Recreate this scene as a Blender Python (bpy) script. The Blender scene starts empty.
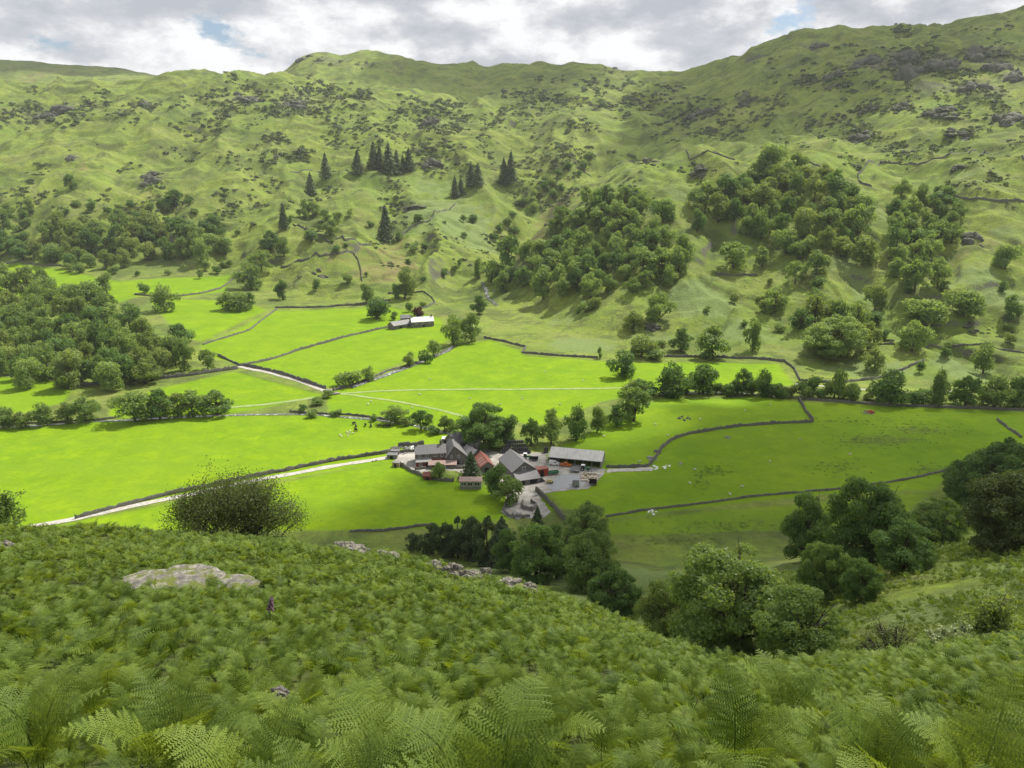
import bpy, math, random
import numpy as np

# ------------------------------------------------------------------ camera, light, exposure
S = bpy.context.scene
COL = S.collection
F = 788.0                       # focal length in pixels of the 1024 px wide picture
PITCH = math.atan((384 - 170) / F)
CP, SP = math.cos(PITCH), math.sin(PITCH)
CAMZ = 118.0                    # eye height above the valley floor
cam = bpy.data.objects.new('camera', bpy.data.cameras.new('camera'))
COL.objects.link(cam)
cam.location = (0, 0, CAMZ)
cam.rotation_euler = (math.pi / 2 - PITCH, 0, 0)
cam.data.sensor_width = 36
cam.data.lens = 36 * F / 1024
cam.data.clip_start = 0.05
cam.data.clip_end = 20000
S.camera = cam

SUN_AZ, SUN_EL = math.radians(44), math.radians(55)   # azimuth clockwise from the view direction
SUNV = np.array([math.sin(SUN_AZ) * math.cos(SUN_EL), math.cos(SUN_AZ) * math.cos(SUN_EL), math.sin(SUN_EL)])
sun = bpy.data.objects.new('sun', bpy.data.lights.new('sun', 'SUN'))
COL.objects.link(sun)
sun.data.energy = 5.0
sun.data.angle = math.radians(0.53)
sun.data.color = (1.0, 0.95, 0.86)
sun.rotation_euler = (math.pi / 2 - SUN_EL, 0, math.pi - SUN_AZ)
S.view_settings.view_transform = 'Standard'
S.view_settings.look = 'None'
S.view_settings.gamma = 1
S.view_settings.exposure = 0.48
S.view_settings.use_curve_mapping = False
S.render.engine = 'CYCLES'
S.cycles.use_denoising = True
S.cycles.denoising_prefilter = 'NONE'
S.cycles.max_bounces = 7
S.cycles.diffuse_bounces = 4
S.cycles.transmission_bounces = 4
S.cycles.transparent_max_bounces = 12
S.cycles.volume_bounces = 0
S.cycles.use_adaptive_sampling = False


def N(nt, typ, **kw):
    n = nt.nodes.new(typ)
    for k, v in kw.items():
        if k in n.inputs.keys() if isinstance(k, str) else False:
            n.inputs[k].default_value = v
        else:
            setattr(n, k, v)
    return n


def noise(nt, vec, scale, detail=4, rough=0.55, dist=0.0):
    n = nt.nodes.new('ShaderNodeTexNoise')
    n.inputs['Scale'].default_value = scale
    n.inputs['Detail'].default_value = detail
    n.inputs['Roughness'].default_value = rough
    n.inputs['Distortion'].default_value = dist
    if vec is not None:
        nt.links.new(vec, n.inputs['Vector'])
    return n.outputs['Fac']


def ramp(nt, fac, stops):
    n = nt.nodes.new('ShaderNodeValToRGB')
    cr = n.color_ramp
    while len(cr.elements) < len(stops):
        cr.elements.new(0.5)
    for e, (p, c) in zip(cr.elements, stops):
        e.position = p
        e.color = (c, c, c, 1) if isinstance(c, (int, float)) else (*c, 1)
    nt.links.new(fac, n.inputs['Fac'])
    return n.outputs['Color']


def mix(nt, fac, a, b, mode='MIX'):
    n = nt.nodes.new('ShaderNodeMix')
    n.data_type = 'RGBA'
    n.blend_type = mode
    n.clamp_factor = True
    for i, v in ((0, fac), (6, a), (7, b)):
        sock = n.inputs[i]
        if hasattr(v, 'links'):
            nt.links.new(v, sock)
        elif isinstance(v, tuple):
            sock.default_value = (*v, 1)
        else:
            sock.default_value = v if i == 0 else (v, v, v, 1)
    return n.outputs[2]


def mth(nt, op, a, b=None, clamp=False):
    n = nt.nodes.new('ShaderNodeMath')
    n.operation = op
    n.use_clamp = clamp
    for sock, v in ((n.inputs[0], a), (n.inputs[1], b)):
        if v is None:
            continue
        if hasattr(v, 'links'):
            nt.links.new(v, sock)
        else:
            sock.default_value = v
    return n.outputs[0]


# sky: Nishita with banks of cumulus
W = bpy.data.worlds.new('World')
S.world = W
W.use_nodes = True
nt = W.node_tree
nt.nodes.clear()
sky = nt.nodes.new('ShaderNodeTexSky')
sky.sky_type = 'NISHITA'
sky.sun_disc = False
sky.sun_elevation = SUN_EL
sky.sun_rotation = SUN_AZ
sky.altitude = 200
tc = nt.nodes.new('ShaderNodeTexCoord')
mp = nt.nodes.new('ShaderNodeMapping')
mp.inputs['Scale'].default_value = (1.0, 1.0, 2.1)
mp.inputs['Location'].default_value = (0.35, 0.1, 0.0)
nt.links.new(tc.outputs['Generated'], mp.inputs['Vector'])
v = mp.outputs['Vector']
def vadd(vec, off):
    n = nt.nodes.new('ShaderNodeVectorMath'); n.operation = 'ADD'
    nt.links.new(vec, n.inputs[0]); n.inputs[1].default_value = off
    return n.outputs[0]


cover = noise(nt, v, 6.4, 12, 0.60, 0.0)
cover_up = noise(nt, vadd(v, (0.012, 0.0, 0.05)), 6.4, 12, 0.60, 0.0)
big = noise(nt, v, 2.6, 4, 0.5)
cmask = ramp(nt, mth(nt, 'ADD', cover, mth(nt, 'MULTIPLY', mth(nt, 'SUBTRACT', big, 0.5), 0.5)), [(0.285, 0.0), (0.345, 1.0)])
lit = mth(nt, 'ADD', mth(nt, 'MULTIPLY', mth(nt, 'SUBTRACT', cover, cover_up), 2.1), mth(nt, 'MULTIPLY', mth(nt, 'SUBTRACT', 0.56, cover), 0.85))
ccol = ramp(nt, mth(nt, 'ADD', lit, 0.44), [(0.22, (0.40, 0.425, 0.47)), (0.40, (0.50, 0.52, 0.555)), (0.50, (0.63, 0.64, 0.66)), (0.64, (0.80, 0.805, 0.81))])
bgc = mix(nt, cmask, mix(nt, 1.0, sky.outputs['Color'], 0.085, 'MULTIPLY'), ccol)
bg = nt.nodes.new('ShaderNodeBackground')
nt.links.new(bgc, bg.inputs['Color'])
bg.inputs['Strength'].default_value = 0.9
wo = nt.nodes.new('ShaderNodeOutputWorld')
nt.links.new(bg.outputs[0], wo.inputs['Surface'])

# ------------------------------------------------------------------ numpy noise
def _hash(ix, iy, seed):
    h = (ix.astype(np.int64) * 374761393 + iy.astype(np.int64) * 668265263 + seed * 1442695041) & 0xFFFFFFFF
    h = ((h ^ (h >> 13)) * 1274126177) & 0xFFFFFFFF
    return ((h ^ (h >> 16)) & 0xFFFFFF) / float(0xFFFFFF)


def perlin(x, y, seed=0):
    x = np.asarray(x, float); y = np.asarray(y, float)
    ix = np.floor(x); iy = np.floor(y)
    fx = x - ix; fy = y - iy
    u = fx * fx * fx * (fx * (fx * 6 - 15) + 10)
    w = fy * fy * fy * (fy * (fy * 6 - 15) + 10)
    def g(a, b):
        ang = _hash(ix + a, iy + b, seed) * 2 * math.pi
        return np.cos(ang) * (fx - a) + np.sin(ang) * (fy - b)
    n0 = g(0, 0) * (1 - u) + g(1, 0) * u
    n1 = g(0, 1) * (1 - u) + g(1, 1) * u
    return (n0 * (1 - w) + n1 * w) * 1.5


def sstep(a, b, x):
    q = np.clip((x - a) / (b - a), 0, 1)
    return q * q * (3 - 2 * q)


# ------------------------------------------------------------------ terrain: survey lines seen from the camera
def ray(px, py):
    x = (np.asarray(px, float) - 512) / F
    u = (384 - np.asarray(py, float)) / F
    dy = CP + SP * u
    return x / dy, (-SP + CP * u) / dy


def P(off, *pts):         # (pixel x, pixel y, distance north) -> direction, distance, height
    out = []
    for px, py, d in pts:
        t, s = ray(px, py)
        out.append((float(t), d, float(s) * d - off))
    return sorted(out)


def Z(*pts):              # (pixel x, height relative to the eye, distance north)
    out = []
    for px, z, d in pts:
        out.append(((px - 512) / F * (d * CP - z * SP) / d if d > 3 else (px - 512) / F, d, z))
    return sorted(out)


FL = -CAMZ
CURVES = [
    Z((-300, 24, -70), (1300, 30, -70)),
    Z((-300, -1.85, 0.0), (1300, -1.85, 0.0)),
    P(0.75, (-300, 738, 2.8), (512, 740, 2.8), (1300, 738, 2.8)),
    P(0.7, (-300, 650, 8), (200, 652, 8), (420, 668, 7.5), (600, 690, 7), (760, 708, 6), (900, 702, 6), (1024, 695, 6.5), (1300, 685, 7)),
    P(0.7, (-300, 590, 18), (200, 592, 18), (420, 610, 17), (600, 648, 15), (700, 675, 13), (760, 688, 12), (900, 675, 12.5), (1024, 664, 13), (1300, 650, 14)),
    P(0.6, (-300, 542, 32), (0, 544, 33), (100, 545, 33), (200, 549, 34), (300, 553, 34), (400, 568, 32), (540, 606, 30), (650, 649, 24), (700, 662, 20), (760, 674, 18), (900, 661, 19), (1024, 648, 21), (1300, 635, 22)),
    P(0.45, (-300, 518, 46), (0, 527, 46), (60, 526, 46), (110, 528, 46), (160, 531, 46), (235, 536, 45), (300, 542, 45), (360, 545, 45), (400, 556, 44), (470, 574, 43), (540, 591, 42), (600, 613, 38), (650, 636, 33), (700, 655, 28), (760, 669, 25), (900, 655, 27), (1024, 641, 30), (1300, 630, 32)),
    Z((-300, -36, 68), (0, -37, 68), (300, -39, 68), (400, -41, 68), (540, -46, 68), (650, -45, 60), (700, -44, 58), (760, -42, 58), (900, -36.5, 56), (1024, -35, 58), (1300, -34, 58)),
    Z((-300, -60, 112), (0, -62, 112), (300, -64, 112), (400, -66, 112), (540, -70, 112), (650, -66, 98), (760, -59, 92), (900, -51, 92), (1024, -48, 92), (1300, -46, 92)),
    Z((-300, -95, 175), (0, -96, 175), (300, -97, 175), (400, -98, 178), (540, -102, 185), (650, -98, 172), (760, -85, 160), (900, -74, 145), (1024, -66, 140), (1300, -60, 140)),
    Z((-300, FL, 225), (300, FL, 228), (540, FL + 1, 232), (650, FL + 1, 230), (760, FL + 3, 228), (900, FL + 6, 226), (1024, FL + 9, 224), (1300, FL + 14, 220)),
    Z((-300, FL + 1, 400), (512, FL, 400), (760, FL + .5, 400), (1024, FL + 2, 378), (1300, FL + 4, 370)),
    P(0, (-300, 272, 830), (0, 270, 820), (150, 268, 820), (250, 290, 750), (300, 303, 700), (400, 305, 680), (440, 312, 650), (500, 300, 690), (560, 330, 580), (620, 345, 535), (700, 354, 515), (800, 367, 490), (900, 382, 462), (1024, 400, 420), (1300, 405, 400)),
    P(0, (-300, 235, 900), (0, 235, 900), (150, 232, 905), (250, 250, 860), (300, 262, 800), (335, 252, 800), (365, 255, 780), (400, 272, 760), (440, 285, 735), (490, 275, 735), (530, 272, 700), (580, 270, 680), (640, 255, 680), (700, 255, 670), (800, 265, 650), (900, 275, 625), (1024, 285, 600), (1300, 280, 590)),
    P(0, (-300, 165, 1080), (0, 170, 1080), (100, 165, 1085), (200, 172, 1070), (300, 205, 1000), (350, 222, 960), (400, 225, 930), (450, 245, 850), (490, 262, 775), (530, 226, 800), (580, 190, 830), (640, 156, 870), (700, 152, 880), (760, 153, 880), (800, 151, 885), (900, 163, 850), (960, 160, 835), (1024, 150, 835), (1300, 140, 835)),
    P(0, (-300, 150, 1150), (0, 155, 1145), (200, 155, 1140), (300, 185, 1070), (400, 205, 1010), (450, 228, 930), (490, 250, 860), (530, 246, 870), (580, 212, 910), (640, 168, 960), (700, 158, 980), (800, 154, 985), (900, 153, 930), (1024, 142, 900), (1300, 132, 900)),
    P(0, (-300, 118, 1300), (0, 122, 1290), (120, 108, 1300), (200, 118, 1300), (300, 118, 1310), (400, 128, 1290), (480, 148, 1240), (520, 165, 1180), (580, 150, 1200), (620, 146, 1230), (680, 142, 1250), (740, 140, 1230), (800, 128, 1190), (900, 100, 1150), (1024, 80, 1120), (1300, 70, 1100)),
    P(0, (-300, 84, 1550), (0, 85, 1550), (100, 84, 1550), (170, 79, 1560), (230, 72, 1600), (280, 75, 1650), (330, 86, 1650), (420, 92, 1650), (500, 96, 1620), (560, 100, 1560), (640, 102, 1560), (690, 102, 1540), (740, 84, 1480), (800, 60, 1430), (900, 46, 1390), (1024, 30, 1350), (1300, 20, 1330)),
    P(0, (-300, 100, 1900), (0, 100, 1900), (170, 92, 1850), (230, 90, 1800), (280, 86, 1780), (330, 82, 1790), (420, 86, 1790), (500, 86, 1780), (560, 86, 1750), (640, 84, 1740), (690, 84, 1700), (740, 68, 1620), (800, 42, 1560), (900, 32, 1520), (1024, 18, 1480), (1300, 8, 1450)),
    P(0, (-300, 58, 2700), (0, 62, 2700), (40, 64, 2700), (60, 67, 2700), (100, 68, 2700), (125, 71, 2650), (150, 77, 2600), (190, 79, 2400), (230, 78, 2250), (272, 76, 2150), (287, 70, 2100), (296, 60, 2100), (310, 55.5, 2100), (325, 55, 2100), (340, 56, 2100), (356, 53, 2100), (375, 51, 2100), (392, 54, 2100), (410, 59, 2090), (430, 63, 2080), (442, 67, 2080), (450, 65, 2080), (458, 66.5, 2070), (464, 63, 2060), (472, 62, 2050), (485, 66.5, 2040), (505, 64, 2000), (520, 65, 1980), (560, 63, 1950), (590, 64, 1930), (620, 68, 1900), (650, 73, 1880), (668, 74, 1850), (690, 69, 1800), (720, 61, 1760), (745, 51, 1730), (768, 42, 1700), (800, 33, 1660), (830, 29.5, 1640), (855, 31, 1630), (868, 25, 1620), (880, 22, 1610), (895, 23, 1610), (905, 27, 1610), (915, 25, 1610), (932, 21, 1610), (950, 21, 1600), (965, 20, 1600), (978, 16, 1600), (995, 14, 1590), (1010, 11, 1590), (1024, 9, 1590), (1150, 0, 1580), (1300, -5, 1570)),
    Z((-300, 250, 3500), (512, 150, 3500), (1300, 200, 3500)),
]
BASE_K, FLOOR_K, SKY_K = 12, 10, 19

TG = np.linspace(-1.5, 1.5, 1201)
DG = np.concatenate([np.arange(-70, 60, 0.8), 60 * 1.008 ** np.arange(0, 512)])
_D, _Zc = [], []
for k, c in enumerate(CURVES):
    a = np.array(c)
    d = np.interp(TG, a[:, 0], a[:, 1]); z = np.interp(TG, a[:, 0], a[:, 2])
    sg = 3.0 if k == SKY_K else 9.0
    kr = np.exp(-0.5 * (np.arange(-40, 41) / sg) ** 2); kr /= kr.sum()
    d = np.convolve(np.pad(d, 40, mode='edge'), kr, 'valid'); z = np.convolve(np.pad(z, 40, mode='edge'), kr, 'valid')
    _D.append(d); _Zc.append(z)
_D = np.array(_D); _Zc = np.array(_Zc)


def pchip(x, y, q):
    h = np.diff(x); dl = np.diff(y) / h
    m = np.zeros_like(y)
    s = dl[:-1] * dl[1:] > 0
    w1 = 2 * h[1:] + h[:-1]; w2 = h[1:] + 2 * h[:-1]
    with np.errstate(all='ignore'):
        mm = (w1 + w2) / (w1 / dl[:-1] + w2 / dl[1:])
    m[1:-1] = np.where(s, mm, 0); m[0] = dl[0]; m[-1] = dl[-1]
    i = np.clip(np.searchsorted(x, q) - 1, 0, len(x) - 2)
    t = (q - x[i]) / h[i]
    t = np.clip(t, 0, 1)
    return ((2 * t ** 3 - 3 * t ** 2 + 1) * y[i] + (t ** 3 - 2 * t ** 2 + t) * h[i] * m[i]
            + (-2 * t ** 3 + 3 * t ** 2) * y[i + 1] + (t ** 3 - t ** 2) * h[i] * m[i + 1])


TAB = np.zeros((len(TG), len(DG)))
HILL = np.zeros_like(TAB)
NEAR = np.zeros_like(TAB)
for i in range(len(TG)):
    TAB[i] = pchip(_D[:, i], _Zc[:, i], DG)
    HILL[i] = sstep(_D[BASE_K, i] - 15, _D[BASE_K, i] + 90, DG)
    NEAR[i] = 1 - sstep(_D[FLOOR_K, i] - 35, _D[FLOOR_K, i] + 8, DG)
_k = np.exp(-0.5 * (np.arange(-8, 9) / 3.0) ** 2); _k /= _k.sum()
_DGi = np.arange(len(DG))


def lookup(tab, X, Y):
    t = np.clip(X / np.maximum(Y, 3.0), -1.499, 1.499)
    a = (t + 1.5) / 3.0 * (len(TG) - 1)
    i = a.astype(int); fa = a - i
    b = np.interp(Y, DG, _DGi)
    j = np.minimum(b.astype(int), len(DG) - 2); fb = b - j
    return (tab[i, j] * (1 - fa) * (1 - fb) + tab[i + 1, j] * fa * (1 - fb)
            + tab[i, j + 1] * (1 - fa) * fb + tab[i + 1, j + 1] * fa * fb)


GHYLL = None                    # line of the ravine, filled in once the slopes can be sampled


def height(X, Y):
    X = np.asarray(X, float); Y = np.asarray(Y, float)
    z = lookup(TAB, X, Y)
    h = lookup(HILL, X, Y)
    n = lookup(NEAR, X, Y)
    wx = X + 25 * perlin(X / 90, Y / 90, 11); wy = Y + 25 * perlin(X / 90, Y / 90, 12)
    big = perlin(wx / 170, wy / 210, 1) * 9.0
    gul = (0.42 - np.abs(perlin(wx / 85 + 3.3, wy / 330, 13))) * 22.0 + (0.4 - np.abs(perlin(wx / 40, wy / 170, 14))) * 3.0
    mid = perlin(wx / 62, wy / 74, 2)
    mid = (0.55 - np.abs(mid)) * 8.0
    led = 3.4 * sstep(-.12, .08, perlin(wx / 55, wy / 36, 9)) + 1.3 * sstep(-.10, .08, perlin(wx / 23, wy / 15, 10))
    sml = perlin(wx / 30, wy / 38, 3) * 1.3
    tin = perlin(X / 9.5, Y / 10.5, 4) * 0.7
    far = 1 - 0.45 * sstep(1500, 2000, Y)
    fade = 1 - sstep(2200, 2600, Y) * 0.6
    z = z + h * (big * far + (gul - 5.5) * far + (mid - 2.0) * far + (led - 2.7) * far + sml + tin) * fade
    if GHYLL is not None:
        gd = np.full(np.shape(X), 1e9)
        for a, b in zip(GHYLL[:-1], GHYLL[1:]):
            vx, vy = b[0] - a[0], b[1] - a[1]
            q = np.clip(((wx - a[0]) * vx + (wy - a[1]) * vy) / (vx * vx + vy * vy), 0, 1)
            gd = np.minimum(gd, np.hypot(wx - a[0] - q * vx, wy - a[1] - q * vy))
        z = z - h * 24 * np.exp(-(gd / 34.0) ** 1.5)
    fl = (1 - h) * (1 - n)
    z = z + fl * (perlin(X / 70, Y / 60, 5) * 0.7 + perlin(X / 18, Y / 16, 6) * 0.22)
    nm = sstep(35, 80, Y)
    z = z + n * (nm * (perlin(X / 22, Y / 22, 7) * 1.0) + (0.25 + 0.3 * nm) * perlin(X / 5.5, Y / 5.5, 8) * sstep(2, 8, Y))
    return z + CAMZ


_MD = np.concatenate([np.arange(1.0, 60, 0.5), 60 * 1.0035 ** np.arange(0, 1160)])


def at(px, py):
    """ground points seen at pixels, as (n,3)"""
    px = np.atleast_1d(np.asarray(px, float)); py = np.atleast_1d(np.asarray(py, float))
    t, s = ray(px, py)
    out = np.zeros((len(px), 3))
    for i in range(len(px)):
        zz = height(t[i] * _MD, _MD) - (CAMZ + s[i] * _MD)
        w = np.nonzero(zz > 0)[0]
        j = w[0] if len(w) else len(_MD) - 1
        if j == 0:
            d = _MD[0]
        else:
            a, b = zz[j - 1], zz[j]
            d = _MD[j - 1] + (_MD[j] - _MD[j - 1]) * (-a / (b - a) if b != a else 0)
        out[i] = (t[i] * d, d, 0)
    out[:, 2] = height(out[:, 0], out[:, 1])
    return out


GHYLL = [tuple(q[:2]) for q in at([488, 493, 507, 520, 534, 556, 590, 625], [292, 272, 246, 226, 200, 178, 160, 146])]


def depth(p):
    return p[1] * CP - (p[2] - CAMZ) * SP


def pix(X, Y, Zz):
    d = Y * CP - (Zz - CAMZ) * SP
    u = Y * SP + (Zz - CAMZ) * CP
    return 512 + F * X / d, 384 - F * u / d


def inpoly(X, Y, poly):
    X = np.asarray(X); Y = np.asarray(Y)
    r = np.zeros(X.shape, bool)
    n = len(poly)
    for i in range(n):
        x0, y0 = poly[i][0], poly[i][1]; x1, y1 = poly[(i + 1) % n][0], poly[(i + 1) % n][1]
        c = ((y0 > Y) != (y1 > Y))
        with np.errstate(all='ignore'):
            r ^= c & (X < (x1 - x0) * (Y - y0) / (y1 - y0) + x0)
    return r


# ------------------------------------------------------------------ object helpers
def tag(o, label=None, cat=None, group=None, kind=None):
    if label: o['label'] = label
    if cat: o['category'] = cat
    if group: o['group'] = group
    if kind: o['kind'] = kind
    return o


def empty(name, loc=(0, 0, 0), rz=0.0, parent=None):
    o = bpy.data.objects.new(name, None)
    o.location = loc; o.rotation_euler = (0, 0, rz)
    o.empty_display_size = 0.2
    COL.objects.link(o)
    if parent: o.parent = parent
    return o


def npmesh(name, V, faces, mat=None, smooth=False):
    """faces: (n,k) array or list of such arrays"""
    me = bpy.data.meshes.new(name)
    V = np.asarray(V, np.float32)
    fl = faces if isinstance(faces, list) else [faces]
    fl = [np.asarray(f, np.int32) for f in fl if len(f)]
    me.vertices.add(len(V)); me.vertices.foreach_set('co', V.ravel())
    nl = sum(f.size for f in fl); npol = sum(len(f) for f in fl)
    me.loops.add(nl); me.polygons.add(npol)
    me.loops.foreach_set('vertex_index', np.concatenate([f.ravel() for f in fl]))
    tot = np.concatenate([np.full(len(f), f.shape[1], np.int32) for f in fl])
    st = np.concatenate([[0], np.cumsum(tot)[:-1]]).astype(np.int32)
    me.polygons.foreach_set('loop_start', st)
    try:
        me.polygons.foreach_set('loop_total', tot)
    except Exception:
        pass
    if smooth:
        me.polygons.foreach_set('use_smooth', np.ones(npol, bool))
    me.update(calc_edges=True)
    if mat: me.materials.append(mat)
    return me


def put(name, me, parent=None, loc=(0, 0, 0)):
    o = bpy.data.objects.new(name, me)
    COL.objects.link(o)
    o.location = loc
    if parent: o.parent = parent
    return o


class MB:
    """collects boxes, prisms and tubes into one mesh"""
    def __init__(s):
        s.v = []; s.f = []

    def add(s, vs, fs):
        b = len(s.v)
        s.v += [tuple(map(float, q)) for q in vs]
        s.f += [tuple(i + b for i in f) for f in fs]
        return s

    def box(s, x0, x1, y0, y1, z0, z1):
        return s.add([(x0, y0, z0), (x1, y0, z0), (x1, y1, z0), (x0, y1, z0), (x0, y0, z1), (x1, y0, z1), (x1, y1, z1), (x0, y1, z1)],
                     [(0, 3, 2, 1), (4, 5, 6, 7), (0, 1, 5, 4), (1, 2, 6, 5), (2, 3, 7, 6), (3, 0, 4, 7)])

    def prism(s, poly, y0, y1, axis='y'):
        """polygon in (x,z) swept along y (or in (y,z) along x)"""
        n = len(poly)
        if axis == 'y':
            a = [(p[0], y0, p[1]) for p in poly]; b = [(p[0], y1, p[1]) for p in poly]
        else:
            a = [(y0, p[0], p[1]) for p in poly]; b = [(y1, p[0], p[1]) for p in poly]
        fs = [tuple(range(n)), tuple(range(2 * n - 1, n - 1, -1))]
        for i in range(n):
            j = (i + 1) % n
            fs.append((i, i + n, j + n, j))
        return s.add(a + b, fs)

    def tube(s, pts, rad, n=6):
        pts = [np.array(p, float) for p in pts]
        if not hasattr(rad, '__len__'): rad = [rad] * len(pts)
        vs, fs = [], []
        for i, p in enumerate(pts):
            d = pts[min(i + 1, len(pts) - 1)] - pts[max(i - 1, 0)]
            d = d / (np.linalg.norm(d) + 1e-9)
            a = np.cross(d, (0, 0, 1) if abs(d[2]) < 0.9 else (1, 0, 0)); a /= np.linalg.norm(a)
            b = np.cross(d, a)
            for k in range(n):
                an = 2 * math.pi * k / n
                vs.append(p + rad[i] * (math.cos(an) * a + math.sin(an) * b))
        for i in range(len(pts) - 1):
            for k in range(n):
                k2 = (k + 1) % n
                fs.append((i * n + k, i * n + k2, (i + 1) * n + k2, (i + 1) * n + k))
        fs.append(tuple(range(n - 1, -1, -1))); fs.append(tuple(range((len(pts) - 1) * n, len(pts) * n)))
        return s.add(vs, fs)

    def mesh(s, name, mat, smooth=False):
        me = bpy.data.meshes.new(name)
        me.from_pydata(s.v, [], s.f)
        if smooth:
            for p in me.polygons: p.use_smooth = True
        me.materials.append(mat)
        me.update()
        return me

    def build(s, name, mat, parent=None, smooth=False, loc=(0, 0, 0)):
        return put(name, s.mesh(name, mat, smooth), parent, loc)


# ------------------------------------------------------------------ materials
def newmat(name):
    m = bpy.data.materials.new(name)
    m.use_nodes = True
    t = m.node_tree
    t.nodes.clear()
    out = t.nodes.new('ShaderNodeOutputMaterial')
    return m, t, out


def plain(name, col, rough=0.8, vary=0.25, scale=1.5, bump=0.0, spec=0.3, metal=0.0, col2=None, stretch=(1, 1, 1)):
    m, t, out = newmat(name)
    tc = t.nodes.new('ShaderNodeTexCoord')
    mp = t.nodes.new('ShaderNodeMapping'); mp.inputs['Scale'].default_value = stretch
    t.links.new(tc.outputs['Object'], mp.inputs['Vector'])
    f = noise(t, mp.outputs['Vector'], scale, 5, 0.6)
    f = ramp(t, f, [(0.3, 0.0), (0.7, 1.0)])
    c2 = col2 or tuple(c * (1 - vary) for c in col)
    c1 = col if col2 else tuple(min(1, c * (1 + vary * 0.6)) for c in col)
    c = mix(t, f, c1, c2)
    b = t.nodes.new('ShaderNodeBsdfPrincipled')
    t.links.new(c, b.inputs['Base Color'])
    b.inputs['Roughness'].default_value = rough
    b.inputs['Specular IOR Level'].default_value = spec
    b.inputs['Metallic'].default_value = metal
    if bump:
        bn = t.nodes.new('ShaderNodeBump'); bn.inputs['Strength'].default_value = bump; bn.inputs['Distance'].default_value = 0.1
        t.links.new(noise(t, mp.outputs['Vector'], scale * 4, 5, 0.65), bn.inputs['Height'])
        t.links.new(bn.outputs[0], b.inputs['Normal'])
    t.links.new(b.outputs[0], out.inputs[0])
    return m


def leafmat(name, c1, c2, trans=0.35, rnd=0.35, rough=0.6, tcol=None):
    """foliage: tone per clump (attribute), hue per tree, light passing through the leaves"""
    m, t, out = newmat(name)
    at_ = t.nodes.new('ShaderNodeAttribute'); at_.attribute_name = 'tone'
    oi = t.nodes.new('ShaderNodeObjectInfo')
    f = mth(t, 'ADD', mth(t, 'MULTIPLY', at_.outputs['Fac'], 1 - rnd), mth(t, 'MULTIPLY', oi.outputs['Random'], rnd))
    c = mix(t, f, c1, c2)
    d = t.nodes.new('ShaderNodeBsdfPrincipled')
    t.links.new(c, d.inputs['Base Color'])
    d.inputs['Roughness'].default_value = rough
    d.inputs['Specular IOR Level'].default_value = 0.25
    tr = t.nodes.new('ShaderNodeBsdfTranslucent')
    c3 = mix(t, 1.0, c, tcol or (1.5, 1.35, 0.6), 'MULTIPLY')
    t.links.new(c3, tr.inputs['Color'])
    mx = t.nodes.new('ShaderNodeMixShader'); mx.inputs[0].default_value = trans
    t.links.new(d.outputs[0], mx.inputs[1]); t.links.new(tr.outputs[0], mx.inputs[2])
    t.links.new(mx.outputs[0], out.inputs[0])
    return m


M = {}
M['leaf'] = leafmat('leaf_green', (0.106, 0.184, 0.052), (0.260, 0.365, 0.115), 0.50, 0.5)
M['leaf_dark'] = leafmat('leaf_dark', (0.066, 0.134, 0.036), (0.165, 0.275, 0.076), 0.46, 0.4)
M['leaf_pale'] = leafmat('leaf_pale', (0.118, 0.185, 0.048), (0.26, 0.34, 0.10), 0.47, 0.3)
M['leaf_red'] = leafmat('leaf_copper', (0.045, 0.016, 0.014), (0.08, 0.03, 0.02), 0.25, 0.3, tcol=(1.4, 0.7, 0.6))
M['leaf_brown'] = leafmat('leaf_brown', (0.062, 0.094, 0.030), (0.128, 0.172, 0.056), 0.38, 0.3)
M['needle'] = leafmat('needle', (0.045, 0.080, 0.034), (0.110, 0.160, 0.064), 0.30, 0.35)
M['flower'] = leafmat('blossom', (0.24, 0.30, 0.13), (0.36, 0.42, 0.21), 0.3, 0.3, tcol=(1.1, 1.1, 0.9))
M['fern'] = leafmat('fern', (0.034, 0.084, 0.012), (0.250, 0.335, 0.054), 0.42, 0.5)
M['scrub'] = leafmat('scrub', (0.044, 0.072, 0.030), (0.120, 0.165, 0.066), 0.30, 0.0)
M['bark'] = plain('bark', (0.075, 0.06, 0.045), 0.9, 0.4, 3.0, 0.4)
M['stem'] = plain('stem', (0.07, 0.10, 0.03), 0.7, 0.4, 3.0)
M['slate'] = plain('slate', (0.115, 0.115, 0.12), 0.65, 0.4, 2.2, 0.3, col2=(0.175, 0.17, 0.165))
M['glint_white_slate'] = plain('glint_white_slate', (0.62, 0.62, 0.62), 0.45, 0.25, 1.2, 0.1)  # white colour stands in for the glint of sun and sky on slate
M['slate_pale'] = plain('slate_pale', (0.24, 0.235, 0.225), 0.7, 0.3, 1.2, 0.2)
M['stone'] = plain('stone', (0.19, 0.175, 0.155), 0.9, 0.45, 2.0, 0.6, col2=(0.09, 0.085, 0.08))
M['wallstone'] = plain('wallstone', (0.155, 0.150, 0.120), 0.95, 0.5, 1.6, 0.8, col2=(0.055, 0.060, 0.045))
M['redwall'] = plain('redwall', (0.17, 0.055, 0.04), 0.85, 0.4, 2.0)
M['rust'] = plain('rust_roof', (0.21, 0.075, 0.055), 0.7, 0.3, 0.8, col2=(0.13, 0.045, 0.035), stretch=(1, 0.25, 1))
M['pinkroof'] = plain('pinkroof', (0.32, 0.235, 0.205), 0.75, 0.3, 1.0, col2=(0.22, 0.15, 0.13))
M['corr'] = plain('corrugated', (0.50, 0.49, 0.46), 0.6, 0.25, 0.9, col2=(0.34, 0.335, 0.32), stretch=(1, 0.2, 1))
M['dark'] = plain('dark', (0.012, 0.012, 0.013), 0.8, 0.3, 1.0)
M['glass'] = plain('glass', (0.03, 0.035, 0.04), 0.12, 0.2, 1.0, spec=0.6)
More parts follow.
